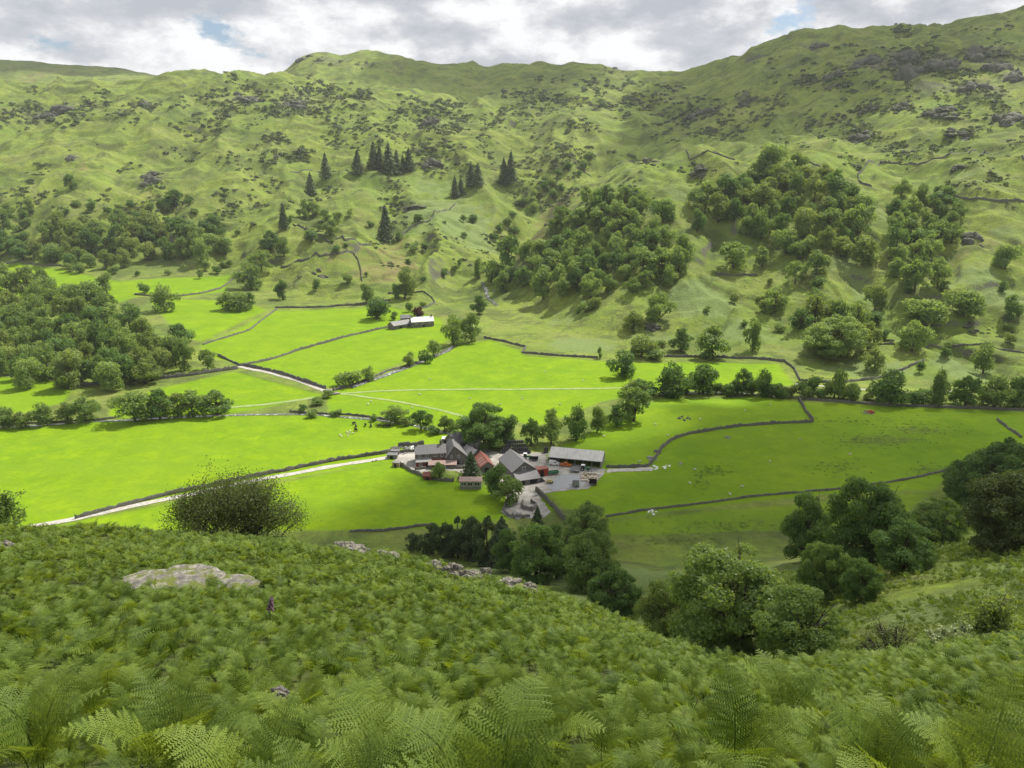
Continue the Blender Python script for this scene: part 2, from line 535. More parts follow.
M['white'] = plain('white_paint', (0.72, 0.72, 0.70), 0.5, 0.12, 1.2)
M['cream'] = plain('cream', (0.55, 0.5, 0.42), 0.8, 0.2, 1.0)
M['orange'] = plain('orange_paint', (0.55, 0.16, 0.04), 0.4, 0.15, 1.0, spec=0.5)
M['redpaint'] = plain('red_paint', (0.34, 0.055, 0.035), 0.55, 0.3, 1.0)
M['greenpaint'] = plain('green_paint', (0.03, 0.16, 0.06), 0.5, 0.2, 1.0)
M['yellow'] = plain('yellow_paint', (0.55, 0.45, 0.08), 0.5, 0.2, 1.0)
M['wrap'] = plain('black_wrap', (0.022, 0.022, 0.028), 0.28, 0.3, 3.0, 0.2, spec=1.0)
M['steel'] = plain('steel', (0.3, 0.31, 0.32), 0.45, 0.3, 2.0, metal=0.3)
M['timber'] = plain('timber', (0.34, 0.27, 0.18), 0.85, 0.4, 3.0, 0.2)
M['timber_grey'] = plain('timber_grey', (0.2, 0.2, 0.185), 0.85, 0.35, 3.0, 0.2, stretch=(0.3, 1, 3))
M['rubber'] = plain('rubber', (0.02, 0.02, 0.02), 0.85, 0.3, 2.0)
M['wool'] = plain('wool', (0.62, 0.59, 0.5), 0.95, 0.2, 6.0, 0.3)
M['hide'] = plain('hide', (0.025, 0.02, 0.018), 0.8, 0.4, 3.0)
M['concrete'] = plain('concrete', (0.38, 0.36, 0.325), 0.9, 0.3, 0.35, col2=(0.19, 0.18, 0.155))
M['gravel'] = plain('gravel', (0.40, 0.38, 0.34), 0.95, 0.3, 0.6, 0.3)
M['grassy_track'] = plain('grassy_track', (0.30, 0.33, 0.16), 0.95, 0.3, 0.25, col2=(0.16, 0.26, 0.05))


def rockmat():
    m, t, out = newmat('rock')
    g = t.nodes.new('ShaderNodeNewGeometry')
    tc = t.nodes.new('ShaderNodeTexCoord')
    v = tc.outputs['Object']
    f = noise(t, v, 1.3, 8, 0.65, 0.4)
    f2 = noise(t, v, 6.0, 6, 0.7)
    c = ramp(t, f, [(0.3, (0.085, 0.08, 0.07)), (0.5, (0.27, 0.25, 0.215)), (0.68, (0.44, 0.41, 0.36))])
    c = mix(t, ramp(t, f2, [(0.42, 0.8), (0.55, 0.0)]), c, (0.10, 0.095, 0.085))
    sx = t.nodes.new('ShaderNodeSeparateXYZ'); t.links.new(g.outputs['Normal'], sx.inputs[0])
    moss = mth(t, 'MULTIPLY', ramp(t, sx.outputs['Z'], [(0.55, 0.0), (0.85, 1.0)]), ramp(t, noise(t, v, 2.2, 5, 0.6), [(0.48, 0.0), (0.6, 1.0)]))
    c = mix(t, moss, c, (0.13, 0.15, 0.035))
    b = t.nodes.new('ShaderNodeBsdfPrincipled'); b.inputs['Roughness'].default_value = 0.9
    b.inputs['Specular IOR Level'].default_value = 0.2
    t.links.new(c, b.inputs['Base Color'])
    bn = t.nodes.new('ShaderNodeBump'); bn.inputs['Strength'].default_value = 0.7; bn.inputs['Distance'].default_value = 0.15
    t.links.new(mth(t, 'ADD', f, f2), bn.inputs['Height']); t.links.new(bn.outputs[0], b.inputs['Normal'])
    t.links.new(b.outputs[0], out.inputs[0])
    return m


M['rock'] = rockmat()
M['crag'] = plain('crag_rock', (0.125, 0.125, 0.092), 0.95, 0.4, 0.12, 0.9, col2=(0.055, 0.062, 0.042))


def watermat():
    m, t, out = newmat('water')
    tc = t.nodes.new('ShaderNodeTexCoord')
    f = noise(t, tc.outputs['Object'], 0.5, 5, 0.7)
    c = ramp(t, f, [(0.50, (0.07, 0.08, 0.06)), (0.66, (0.55, 0.55, 0.52))])  # pale patches are white glints and cascades put into the colour
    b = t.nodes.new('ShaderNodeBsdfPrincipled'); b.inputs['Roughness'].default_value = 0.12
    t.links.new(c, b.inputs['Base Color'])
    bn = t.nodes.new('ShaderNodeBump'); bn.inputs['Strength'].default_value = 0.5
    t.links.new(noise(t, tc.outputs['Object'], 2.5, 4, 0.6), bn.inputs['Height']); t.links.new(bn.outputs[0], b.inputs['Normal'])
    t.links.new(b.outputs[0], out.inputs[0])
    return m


M['water'] = watermat()


def groundmat():
    m, t, out = newmat('grassland')
    g = t.nodes.new('ShaderNodeNewGeometry')
    pos = g.outputs['Position']
    a = t.nodes.new('ShaderNodeAttribute'); a.attribute_name = 'cover'
    sp = t.nodes.new('ShaderNodeSeparateColor'); t.links.new(a.outputs['Color'], sp.inputs[0])
    past, brack, rock = sp.outputs[0], sp.outputs[1], sp.outputs[2]
    a2 = t.nodes.new('ShaderNodeAttribute'); a2.attribute_name = 'cover2'
    sp2 = t.nodes.new('ShaderNodeSeparateColor'); t.links.new(a2.outputs['Color'], sp2.inputs[0])
    fernf, rough, near = sp2.outputs[0], sp2.outputs[1], sp2.outputs[2]
    n1 = noise(t, pos, 0.012, 6, 0.6, 0.4)
    n2 = noise(t, pos, 0.07, 6, 0.65, 0.3)
    n3 = noise(t, pos, 0.45, 5, 0.65)
    n4 = noise(t, pos, 2.5, 4, 0.6)
    # hill grass: yellow green lawns, olive bents, brown
    hill = ramp(t, mth(t, 'ADD', mth(t, 'MULTIPLY', n1, 0.55), mth(t, 'MULTIPLY', n2, 0.45)),
                [(0.37, (0.088, 0.126, 0.032)), (0.46, (0.148, 0.202, 0.034)), (0.54, (0.235, 0.300, 0.042)), (0.64, (0.235, 0.225, 0.080))])
    hill = mix(t, mth(t, 'MULTIPLY', ramp(t, n3, [(0.45, 0.0), (0.7, 1.0)]), 0.6), hill, (0.085, 0.115, 0.032))
    hue = ramp(t, noise(t, pos, 0.006, 5, 0.65, 0.8), [(0.40, 0.0), (0.60, 1.0)])
    hill = mix(t, mth(t, 'MULTIPLY', hue, 0.45), hill, (0.135, 0.225, 0.040))
    straw = ramp(t, noise(t, pos, 0.021, 6, 0.7, 0.5), [(0.52, 0.0), (0.64, 1.0)])
    hill = mix(t, mth(t, 'MULTIPLY', straw, 0.45), hill, (0.25, 0.24, 0.09))
    blot = ramp(t, noise(t, pos, 0.033, 7, 0.72, 0.6), [(0.50, 0.0), (0.58, 1.0)])
    hill = mix(t, mth(t, 'MULTIPLY', blot, 0.72), hill, mix(t, n4, (0.045, 0.066, 0.024), (0.095, 0.120, 0.042)))
    # pasture
    pc = ramp(t, mth(t, 'ADD', mth(t, 'MULTIPLY', n2, 0.6), mth(t, 'MULTIPLY', n3, 0.4)),
              [(0.36, (0.105, 0.200, 0.003)), (0.5, (0.152, 0.262, 0.003)), (0.62, (0.205, 0.310, 0.006))])
    pc = mix(t, mth(t, 'MULTIPLY', ramp(t, n1, [(0.42, 0.0), (0.6, 1.0)]), 0.35), pc, (0.220, 0.302, 0.008))
    dots = ramp(t, noise(t, pos, 0.9, 3, 0.7), [(0.66, 0.0), (0.72, 1.0)])
    pc = mix(t, mth(t, 'MULTIPLY', dots, 0.5), pc, (0.10, 0.19, 0.02))
    c = mix(t, past, hill, pc)
    mott = ramp(t, noise(t, pos, 0.16, 7, 0.7, 0.8), [(0.40, 0.0), (0.62, 1.0)])
    c = mix(t, mth(t, 'MULTIPLY', mott, 0.55), c, mix(t, past, (0.13, 0.16, 0.04), (0.115, 0.205, 0.012)))
    mpb = t.nodes.new('ShaderNodeMapping'); mpb.inputs['Scale'].default_value = (0.012, 0.075, 0.05); mpb.inputs['Rotation'].default_value = (0, 0, 0.12)
    t.links.new(pos, mpb.inputs['Vector'])
    band = ramp(t, noise(t, mpb.outputs['Vector'], 1.0, 6, 0.6, 0.6), [(0.44, 0.0), (0.60, 1.0)])
    c = mix(t, mth(t, 'MULTIPLY', mth(t, 'MULTIPLY', band, past), 0.45), c, (0.135, 0.235, 0.012))
    # rushes / wet rough patches
    rr = ramp(t, mth(t, 'ADD', rough, mth(t, 'MULTIPLY', mth(t, 'SUBTRACT', n3, 0.5), 1.3)), [(0.5, 0.0), (0.75, 1.0)])
    c = mix(t, mth(t, 'MULTIPLY', rr, 0.75), c, (0.10, 0.125, 0.03))
    # green bracken
    fb = ramp(t, mth(t, 'ADD', fernf, mth(t, 'MULTIPLY', mth(t, 'SUBTRACT', n2, 0.5), 1.4)), [(0.42, 0.0), (0.62, 1.0)])
    fcol = mix(t, ramp(t, n4, [(0.35, 0.0), (0.65, 1.0)]), (0.100, 0.150, 0.038), (0.22, 0.28, 0.105))
    c = mix(t, mth(t, 'MULTIPLY', fb, 0.85), c, fcol)
    # dead bracken, brown
    db = ramp(t, mth(t, 'ADD', brack, mth(t, 'MULTIPLY', mth(t, 'SUBTRACT', n2, 0.5), 1.5)), [(0.4, 0.0), (0.75, 1.0)])
    c = mix(t, mth(t, 'MULTIPLY', db, 0.7), c, mix(t, n3, (0.22, 0.155, 0.085), (0.17, 0.16, 0.06)))
    # rock and scree
    rk = ramp(t, mth(t, 'ADD', rock, mth(t, 'MULTIPLY', mth(t, 'SUBTRACT', n3, 0.5), 2.0)), [(0.5, 0.0), (0.62, 1.0)])
    sx = t.nodes.new('ShaderNodeSeparateXYZ'); t.links.new(g.outputs['Normal'], sx.inputs[0])
    steep = ramp(t, mth(t, 'ADD', sx.outputs['Z'], mth(t, 'MULTIPLY', mth(t, 'SUBTRACT', n3, 0.5), 0.35)), [(0.56, 1.0), (0.66, 0.0)])
    rk = mth(t, 'MAXIMUM', rk, mth(t, 'MULTIPLY', steep, mth(t, 'SUBTRACT', 1.0, past)))
    rc = mix(t, ramp(t, n4, [(0.35, 0.0), (0.65, 1.0)]), (0.075, 0.075, 0.06), (0.155, 0.145, 0.115))
    c = mix(t, mth(t, 'MULTIPLY', rk, 0.85), c, rc)
    # soil under the near bracken, colour darkened to deepen the gaps between plants
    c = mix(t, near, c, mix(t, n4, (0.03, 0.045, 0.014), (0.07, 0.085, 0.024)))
    b = t.nodes.new('ShaderNodeBsdfPrincipled')
    b.inputs['Roughness'].default_value = 0.95
    b.inputs['Specular IOR Level'].default_value = 0.1
    t.links.new(c, b.inputs['Base Color'])
    bn = t.nodes.new('ShaderNodeBump'); bn.inputs['Strength'].default_value = 0.75; bn.inputs['Distance'].default_value = 2.0
    hgt = mth(t, 'ADD', mth(t, 'MULTIPLY', n3, 0.7), mth(t, 'MULTIPLY', n4, 0.25))
    t.links.new(mth(t, 'MULTIPLY', hgt, mth(t, 'SUBTRACT', 1.0, mth(t, 'MULTIPLY', past, 0.86))), bn.inputs['Height'])
    t.links.new(bn.outputs[0], b.inputs['Normal'])
    t.links.new(b.outputs[0], out.inputs[0])
    return m


M['ground'] = groundmat()

# ------------------------------------------------------------------ terrain mesh
rowsY = np.concatenate([np.arange(-52, 250, 0.8), np.arange(250, 520, 1.0), np.arange(520, 950, 2.0), np.arange(950, 2150, 3.5), np.arange(2150, 3450, 14)])
tt = np.linspace(-0.86, 0.86, 840)
GX = tt[None, :] * (rowsY[:, None] + 62)
GY = np.repeat(rowsY[:, None], len(tt), 1)
GZ = height(GX, GY)
gx, gy, gz = GX.ravel(), GY.ravel(), GZ.ravel()


def wpoly(pts):
    p = at([q[0] for q in pts], [q[1] for q in pts])
    return [(a[0], a[1]) for a in p]


def blur(mask, n=1):
    m = mask.reshape(GX.shape).astype(float)
    for _ in range(n):
        m = (m + np.roll(m, 1, 0) + np.roll(m, -1, 0) + np.roll(m, 1, 1) + np.roll(m, -1, 1)) / 5
    return m.ravel()


PASTURES = [
    [(-120, 440), (0, 429), (120, 419), (240, 415), (330, 415), (430, 428), (470, 441), (440, 452), (400, 460), (280, 480), (170, 500), (60, 522), (-120, 532)],
    [(60, 524), (390, 462), (440, 475), (500, 490), (545, 492), (560, 510), (500, 520), (430, 528), (350, 530), (200, 530), (100, 530)],
    [(-120, 377), (0, 377), (75, 384), (65, 402), (30, 412), (-120, 420)],
    [(110, 405), (160, 388), (235, 372), (325, 395), (230, 414), (110, 418)],
    [(200, 345), (235, 330), (275, 311), (330, 309), (390, 307), (440, 318), (455, 337), (430, 352), (370, 375), (328, 388), (250, 366), (205, 356)],
    [(325, 392), (370, 376), (450, 347), (490, 340), (520, 350), (525, 356), (600, 361), (640, 363), (780, 364), (795, 385), (660, 392), (600, 402), (540, 425), (500, 420), (440, 428), (410, 418), (330, 414)],
    [(-120, 266), (0, 265), (60, 269), (120, 282), (230, 274), (225, 291), (190, 297), (140, 296), (110, 305), (0, 296), (-120, 296)],
    [(150, 300), (190, 299), (240, 302), (268, 310), (200, 342), (175, 330)],
    [(545, 455), (610, 422), (660, 399), (760, 397), (800, 402), (1024, 412), (1150, 416), (1150, 450), (960, 462), (935, 490), (830, 494), (700, 508), (610, 518), (565, 508), (545, 490)],
    [(610, 520), (700, 512), (930, 492), (900, 520), (780, 530), (640, 535), (600, 535)],
    [(940, 500), (1024, 470), (1100, 470), (1100, 520)],
]
past = np.zeros(gx.shape)
for i, pl in enumerate(PASTURES):
    k = inpoly(gx, gy, wpoly(pl)).astype(float)
    past = np.maximum(past, k * (0.72 if i == 9 else 0.93 if i == 8 else 1.0))
past = blur(past, 2)


def ellipse(cx, cy, rx, ry, amp=1.0, pw=1.0):
    """soft blob on the hillside centred on what the pixel shows, radii in pixels"""
    c = at([cx], [cy])[0]
    e = at([cx, cx], [cy - ry, cy + ry])
    wr = rx * depth(c) / F
    hr = max(abs(e[0][1] - e[1][1]) / 2, wr * 0.3)
    hr = min(hr, wr * 3.5)
    q = ((gx - c[0] - 0) / wr) ** 2 + ((gy - c[1]) / hr) ** 2
    return amp * np.exp(-q * pw)


brack = np.zeros(gx.shape)
for e in [(80, 165, 30, 15, .5), (160, 230, 40, 18, .6), (165, 195, 60, 20, .35), (385, 265, 40, 22, .75), (335, 248, 30, 8, .6), (390, 250, 20, 20, .6), (215, 145, 40, 10, .4),
          (555, 215, 30, 20, .7), (530, 240, 25, 15, .8), (955, 262, 25, 10, .6), (975, 310, 50, 25, .3), (925, 555, 45, 20, .95), (880, 575, 40, 12, .8), (30, 78, 25, 6, .6),
          (620, 145, 30, 8, .4), (800, 110, 60, 20, .3), (430, 65, 40, 8, .3), (530, 145, 40, 10, .4), (850, 85, 100, 25, .3), (640, 115, 60, 20, .3)]:
    brack = np.maximum(brack, ellipse(*e))
rock = np.zeros(gx.shape)
CRAGS = [(40, 118, 40, 8, .5), (60, 112, 30, 6, .5), (148, 104, 14, 5, .6), (72, 157, 10, 6, .7), (150, 182, 14, 8, .7), (240, 100, 30, 10, .55), (300, 103, 35, 14, .6), (340, 118, 18, 10, .45),
         (375, 130, 18, 8, .4), (430, 122, 30, 12, .55), (330, 58, 35, 5, .6), (400, 66, 30, 6, .5), (505, 95, 25, 10, .45), (430, 165, 18, 7, .6), (410, 210, 15, 6, .6),
         (560, 115, 40, 14, .35), (600, 85, 60, 14, .3), (620, 85, 25, 10, .35), (710, 112, 20, 12, .5), (680, 110, 40, 20, .3), (745, 100, 20, 12, .4), (812, 48, 12, 6, .6), (790, 62, 15, 6, .5),
         (870, 62, 25, 14, .7), (905, 62, 25, 18, .75), (945, 62, 22, 15, .75), (985, 55, 25, 16, .75), (930, 85, 30, 10, .65), (985, 85, 20, 12, .65), (1015, 75, 20, 15, .6), (835, 75, 15, 8, .6),
         (900, 105, 15, 5, .6), (870, 107, 16, 4, .6), (940, 110, 22, 6, .65), (1005, 118, 25, 10, .7), (960, 132, 16, 6, .6), (860, 135, 22, 7, .65), (800, 128, 10, 6, .5), (845, 120, 12, 5, .5),
         (1000, 40, 30, 6, .35), (880, 25, 30, 5, .4), (650, 160, 8, 5, .5), (1010, 142, 14, 5, .5), (905, 150, 20, 5, .5), (300, 275, 12, 4, .5)]
for e in CRAGS:
    rock = np.maximum(rock, ellipse(*e))
fernf = np.zeros(gx.shape)
for e in [(450, 215, 70, 25, .8), (430, 190, 40, 15, .6), (480, 240, 30, 20, .7), (440, 275, 50, 20, .5), (700, 300, 50, 25, .9), (740, 330, 60, 18, .7), (580, 345, 50, 10, .8), (860, 290, 25, 40, .8), (990, 290, 50, 40, .7),
          (860, 370, 60, 10, .8), (960, 365, 40, 20, .8), (560, 320, 50, 14, .5), (880, 215, 20, 40, .6), (680, 190, 30, 30, .5), (620, 175, 40, 15, .5), (300, 280, 40, 15, .4), (980, 170, 50, 20, .5), (650, 340, 40, 16, .6),
          (830, 350, 80, 15, .5), (640, 215, 40, 20, .6), (1010, 230, 30, 30, .5)]:
    fernf = np.maximum(fernf, ellipse(*e))
rough = np.zeros(gx.shape)
for e in [(880, 440, 60, 10, .75), (920, 430, 50, 8, .7), (850, 468, 40, 6, .55), (930, 470, 40, 8, .6), (940, 415, 50, 4, .5), (740, 525, 120, 9, .6), (850, 500, 60, 5, .55), (680, 540, 60, 9, .7), (640, 525, 30, 6, .4), (715, 470, 15, 7, .4),
          (240, 345, 40, 4, .35), (230, 315, 30, 5, .35), (210, 390, 40, 5, .5), (100, 395, 25, 6, .55), (180, 320, 30, 12, .5)]:
    rough = np.maximum(rough, ellipse(*e))
nearm = lookup(NEAR, gx, gy)
hillm = lookup(HILL, gx, gy)
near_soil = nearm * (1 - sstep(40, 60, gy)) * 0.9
# mid slope below the crest is green bracken and grass
fernf = np.maximum(fernf, nearm * sstep(45, 70, gy) * (0.55 + 0.25 * perlin(gx / 14, gy / 14, 31)))
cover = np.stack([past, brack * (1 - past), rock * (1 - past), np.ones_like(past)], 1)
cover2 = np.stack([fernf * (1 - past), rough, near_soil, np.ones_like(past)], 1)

nr, nc = GX.shape
idx = np.arange(nr * nc).reshape(nr, nc)
quads = np.stack([idx[:-1, :-1], idx[:-1, 1:], idx[1:, 1:], idx[1:, :-1]], -1).reshape(-1, 4)
qh = hillm[quads[:, 0]] > 0.12
qn = (nearm[quads[:, 0]] > 0.5) & ~qh
for name, sel in (('hillside', qn), ('valley_floor', ~qn & ~qh), ('hills', qh)):
    q = quads[sel]
    u, inv = np.unique(q, return_inverse=True)
    me = npmesh(name, np.stack([gx[u], gy[u], gz[u]], 1), inv.reshape(-1, 4), M['ground'], True)
    for an, arr in (('cover', cover), ('cover2', cover2)):
        ca = me.attributes.new(an, 'FLOAT_COLOR', 'POINT')
        ca.data.foreach_set('color', arr[u].astype(np.float32).ravel())
    tag(put(name, me), kind='structure')
del quads


# ------------------------------------------------------------------ strips on the ground: tracks, beck, yard
def resample(p, step):
    p = np.asarray(p, float)
    d = np.concatenate([[0], np.cumsum(np.linalg.norm(np.diff(p[:, :2], axis=0), axis=1))])
    n = max(2, int(d[-1] / step) + 1)
    s = np.linspace(0, d[-1], n)
    return np.stack([np.interp(s, d, p[:, 0]), np.interp(s, d, p[:, 1])], 1)


def strip(name, pts, w, mat, lift=0.12, kind='structure', seed=0, ext=0):
    g = at([q[0] for q in pts], [q[1] for q in pts])[:, :2]
    if ext:
        d = g[0] - g[1]
        g = np.concatenate([[g[0] + d / np.linalg.norm(d) * ext], g])
    p = resample(g, 2.0)
    ks = np.ones(5) / 5
    if len(p) > 8:
        for c in range(2):
            p[2:-2, c] = np.convolve(p[:, c], ks, 'valid')
    d = np.gradient(p, axis=0); d /= np.linalg.norm(d, axis=1)[:, None] + 1e-9
    nrm = np.stack([-d[:, 1], d[:, 0]], 1)
    s = np.arange(len(p))
    ww = w * (0.5 + 0.16 * perlin(s / 5.0, s * 0 + seed, 41) + 0.12 * perlin(s / 1.7, s * 0 + seed, 42))[:, None]
    cols = [-1, -0.34, 0.34, 1]
    V = []
    for c in cols:
        q = p + nrm * ww * c
        V.append(np.stack([q[:, 0], q[:, 1], height(q[:, 0], q[:, 1]) + lift], 1))
    V = np.concatenate(V)
    n = len(p)
    fs = []
    for c in range(3):
        i = np.arange(n - 1)
        fs.append(np.stack([c * n + i, c * n + i + 1, (c + 1) * n + i + 1, (c + 1) * n + i], 1))
    o = put(name, npmesh(name, V, np.concatenate(fs), mat, True))
    return tag(o, kind=kind)


strip('farm_road', [(56, 522.5), (80, 518), (110, 511), (170, 498.5), (280, 476), (350, 463.5), (392, 457), (420, 455)], 3.3, M['gravel'], ext=70)
strip('track', [(238, 366.5), (262, 371), (300, 381), (326, 391)], 3.8, M['gravel'])
strip('track', [(215, 409), (262, 405), (300, 400), (318, 397)], 3.0, M['grassy_track'])
strip('track', [(330, 394), (352, 393), (380, 391), (440, 389.5), (520, 389.5), (622, 388)], 2.6, M['grassy_track'])
strip('track', [(340, 394), (365, 397), (400, 402), (440, 410), (465, 417)], 2.4, M['grassy_track'])
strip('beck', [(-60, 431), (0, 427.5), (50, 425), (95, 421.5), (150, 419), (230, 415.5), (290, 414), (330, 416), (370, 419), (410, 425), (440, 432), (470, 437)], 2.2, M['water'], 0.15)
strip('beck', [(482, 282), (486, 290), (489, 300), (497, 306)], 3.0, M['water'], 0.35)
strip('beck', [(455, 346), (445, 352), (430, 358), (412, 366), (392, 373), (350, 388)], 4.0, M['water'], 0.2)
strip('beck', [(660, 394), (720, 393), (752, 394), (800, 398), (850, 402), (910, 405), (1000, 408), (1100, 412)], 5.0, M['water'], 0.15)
strip('track', [(795, 384), (830, 387), (870, 390), (920, 393), (960, 390)], 3.2, M['gravel'])


def patch(name, pts, mat, lift=0.1, step=0.6):
    poly = wpoly(pts)
    a = np.array(poly)
    xs = np.arange(a[:, 0].min() - 1, a[:, 0].max() + 1, step); ys = np.arange(a[:, 1].min() - 1, a[:, 1].max() + 1, step)
    XX, YY = np.meshgrid(xs, ys)
    jx = XX + 0.9 * perlin(XX / 4, YY / 4, 51); jy = YY + 0.9 * perlin(XX / 4, YY / 4, 52)
    ins = inpoly(jx, jy, poly)
    n, m_ = XX.shape
    id_ = np.arange(n * m_).reshape(n, m_)
    ok = ins[:-1, :-1] & ins[1:, :-1] & ins[:-1, 1:] & ins[1:, 1:]
    q = np.stack([id_[:-1, :-1], id_[:-1, 1:], id_[1:, 1:], id_[1:, :-1]], -1)[ok]
    u, inv = np.unique(q, return_inverse=True)
    x, y = XX.ravel()[u], YY.ravel()[u]
    return tag(put(name, npmesh(name, np.stack([x, y, height(x, y) + lift], 1), inv.reshape(-1, 4), mat, True)), kind='structure')


patch('yard', [(391, 456), (405, 452), (440, 450), (470, 444), (475, 441), (484, 448), (500, 452), (548, 452), (548, 460), (606, 469), (602, 478), (590, 489), (548, 493), (530, 498), (505, 492), (490, 476), (470, 474), (440, 470), (412, 474)], M['concrete'])
patch('pen_yard', [(508, 492), (536, 490), (552, 513), (545, 519), (508, 519), (500, 512)], M['concrete'], 0.16)
patch('gravel_apron', [(560, 474), (588, 476), (585, 487), (552, 491), (545, 488)], M['steel'], 0.16)
patch('gravel_path', [(606, 468), (640, 467.5), (655, 467), (655, 471), (605, 473)], M['gravel'], 0.12)

# ------------------------------------------------------------------ quick pixel -> ground table for scatter
_vx, _vy = pix(gx, gy, gz)
_dep = gy * CP - (gz - CAMZ) * SP
_ok = (_dep > 1) & (_vx > -200) & (_vx < 1224) & (_vy > -40) & (_vy < 800)
_bi = ((_vx + 200) / 3).astype(int); _bj = ((_vy + 40) / 3).astype(int)
BUF = np.full((480, 290), -1)
_ids = np.nonzero(_ok)[0]
_ids = _ids[np.argsort(-_dep[_ids])]
BUF[_bi[_ids], _bj[_ids]] = _ids          # nearest written last


def fast_at(px, py):
    i = np.clip(((np.asarray(px) + 200) / 3).astype(int), 0, 479); j = np.clip(((np.asarray(py) + 40) / 3).astype(int), 0, 289)
    k = BUF[i, j]
    ok = k >= 0
    k = k[ok]
    x, y = gx[k], gy[k]
    return x, y, ok


# ------------------------------------------------------------------ foliage meshes (unit height, unit width)
def leaves(C, Nrm, size, rng, aspect=0.62):
    n = len(C)
    r = rng.normal(size=(n, 3))
    a = np.cross(Nrm, r); a /= np.linalg.norm(a, axis=1)[:, None] + 1e-9
    b = np.cross(Nrm, a)
    s = (size * (0.7 + 0.6 * rng.random(n)))[:, None]
    fold = Nrm * s * 0.18
    V = np.stack([C - a * s, C + b * s * aspect + fold, C + a * s, C - b * s * aspect + fold], 1).reshape(-1, 3)
    return V, np.arange(4 * n).reshape(n, 4)


def foliage_mesh(name, V, Fq, tone, mat):
    me = npmesh(name, V, Fq, mat)
    at_ = me.attributes.new('tone', 'FLOAT', 'POINT')
    at_.data.foreach_set('value', np.asarray(tone, np.float32))
    return me


def unit(rng, n):
    d = rng.normal(size=(n, 3))
    return d / np.linalg.norm(d, axis=1)[:, None]


def crown(seed, nl, nq, leaf, mat, zlo=0.14, lobe=(0.13, 0.24), top=1.0, name='crown', pointed=0.0, open_=0.0):
    rng = np.random.default_rng(seed)
    zc = (zlo + top) / 2; zr = (top - zlo) / 2
    cs, rs = [], []
    while len(cs) < nl:
        q = rng.uniform(-1, 1, 3)
        rr = (abs(q[0]) ** 2 + abs(q[1]) ** 2 + (abs(q[2]) ** 2 if q[2] > 0 else .55 * q[2] ** 2)) ** .5
        if rr > 1 or rr < 0.35: continue
        r = rng.uniform(*lobe)
        taper = 1 - pointed * max(0, q[2]) ** 1.2
        taper *= 1 - 0.1 * max(0, -q[2])
        c = np.array([q[0] * (0.5 - r * 0.75) * taper, q[1] * (0.5 - r * 0.75) * taper, zc + q[2] * (zr - r * 0.75)])
        cs.append(c); rs.append(r * (1 - 0.4 * pointed * max(0, q[2])))
    cs = np.array(cs); rs = np.array(rs)
    w = rs ** 2; w /= w.sum()
    li = rng.choice(nl, nq, p=w)
    d = unit(rng, nq); d[:, 2] = np.where(d[:, 2] < -0.75, -d[:, 2] * 0.5, d[:, 2])
    sq = np.array([1, 1, 0.8])
    C = cs[li] + d * sq * (rs[li] * (0.52 + 0.62 * rng.random(nq) ** 0.8))[:, None]
    # leave holes where a lobe is thin
    hole = perlin(C[:, 0] * 9 + C[:, 2] * 5, C[:, 1] * 9 - C[:, 2] * 4, seed % 97)
    keep = hole > -0.62 + open_
    C, d, li = C[keep], d[keep], li[keep]
    nn = d * 0.75 + rng.normal(size=d.shape) * 0.45; nn /= np.linalg.norm(nn, axis=1)[:, None]
    V, Fq = leaves(C, nn, leaf, rng)
    lt = rng.random(nl)
    tone = np.clip(lt[li] * 0.6 + rng.random(len(li)) * 0.4, 0, 1)
    return foliage_mesh(name, V, Fq, np.repeat(tone, 4), mat)


def trunk_mesh(seed, limbs=6, r=0.028, top=0.8, n=6, name='trunk', spread=0.33, twigs=0):
    rng = random.Random(seed)
    m = MB()
    bend = rng.uniform(-.03, .03)
    m.tube([(0, 0, -0.05), (bend * .3, 0, .1), (bend, bend, .32), (bend * .5, 0, top)], [r * 1.5, r, r * .75, r * .15], n)
    for i in range(limbs):
        a = i * 2.4 + rng.uniform(-.4, .4); z = rng.uniform(.14, .5)
        l = rng.uniform(.6, 1) * spread
        e = (math.cos(a) * l, math.sin(a) * l, z + rng.uniform(.15, .4))
        k = (math.cos(a) * l * .45, math.sin(a) * l * .45, z + (e[2] - z) * .35)
        m.tube([(bend, 0, z), k, e], [r * .5, r * .36, r * .1], 5)
        for q in range(twigs):
            b = a + rng.uniform(-1, 1); l2 = l * rng.uniform(.4, .8)
            e2 = (k[0] + math.cos(b) * l2, k[1] + math.sin(b) * l2, k[2] + rng.uniform(.1, .4))
            m.tube([k, ((k[0] + e2[0]) / 2, (k[1] + e2[1]) / 2, (k[2] + e2[2]) / 2 + .02), e2], [r * .25, r * .18, r * .05], 4)
    return m.mesh(name, M['bark'])


def conifer_crown(seed, nq=1100, mat=None, leaf=0.05):
    rng = np.random.default_rng(seed)
    z = 1 - rng.random(nq) ** 0.62 * 0.93
    ang = rng.random(nq) * 2 * math.pi
    tier = 0.75 + 0.25 * np.sin(z * 55 + np.floor(ang * 2.2) * 1.7)
    r = (1 - z) ** 0.85 * 0.5 * tier * (0.45 + 0.55 * rng.random(nq) ** 0.5)
    C = np.stack([np.cos(ang) * r, np.sin(ang) * r, z - r * 0.12], 1)
    nn = np.stack([np.cos(ang) * .6, np.sin(ang) * .6, np.full(nq, .7)], 1) + rng.normal(size=(nq, 3)) * .35
    nn /= np.linalg.norm(nn, axis=1)[:, None]
    V, Fq = leaves(C, nn, leaf, rng, .5)
    return foliage_mesh('crown', V, Fq, np.repeat(np.clip(rng.random(nq) * .5 + .5 * (tier > .8), 0, 1), 4), mat or M['needle'])


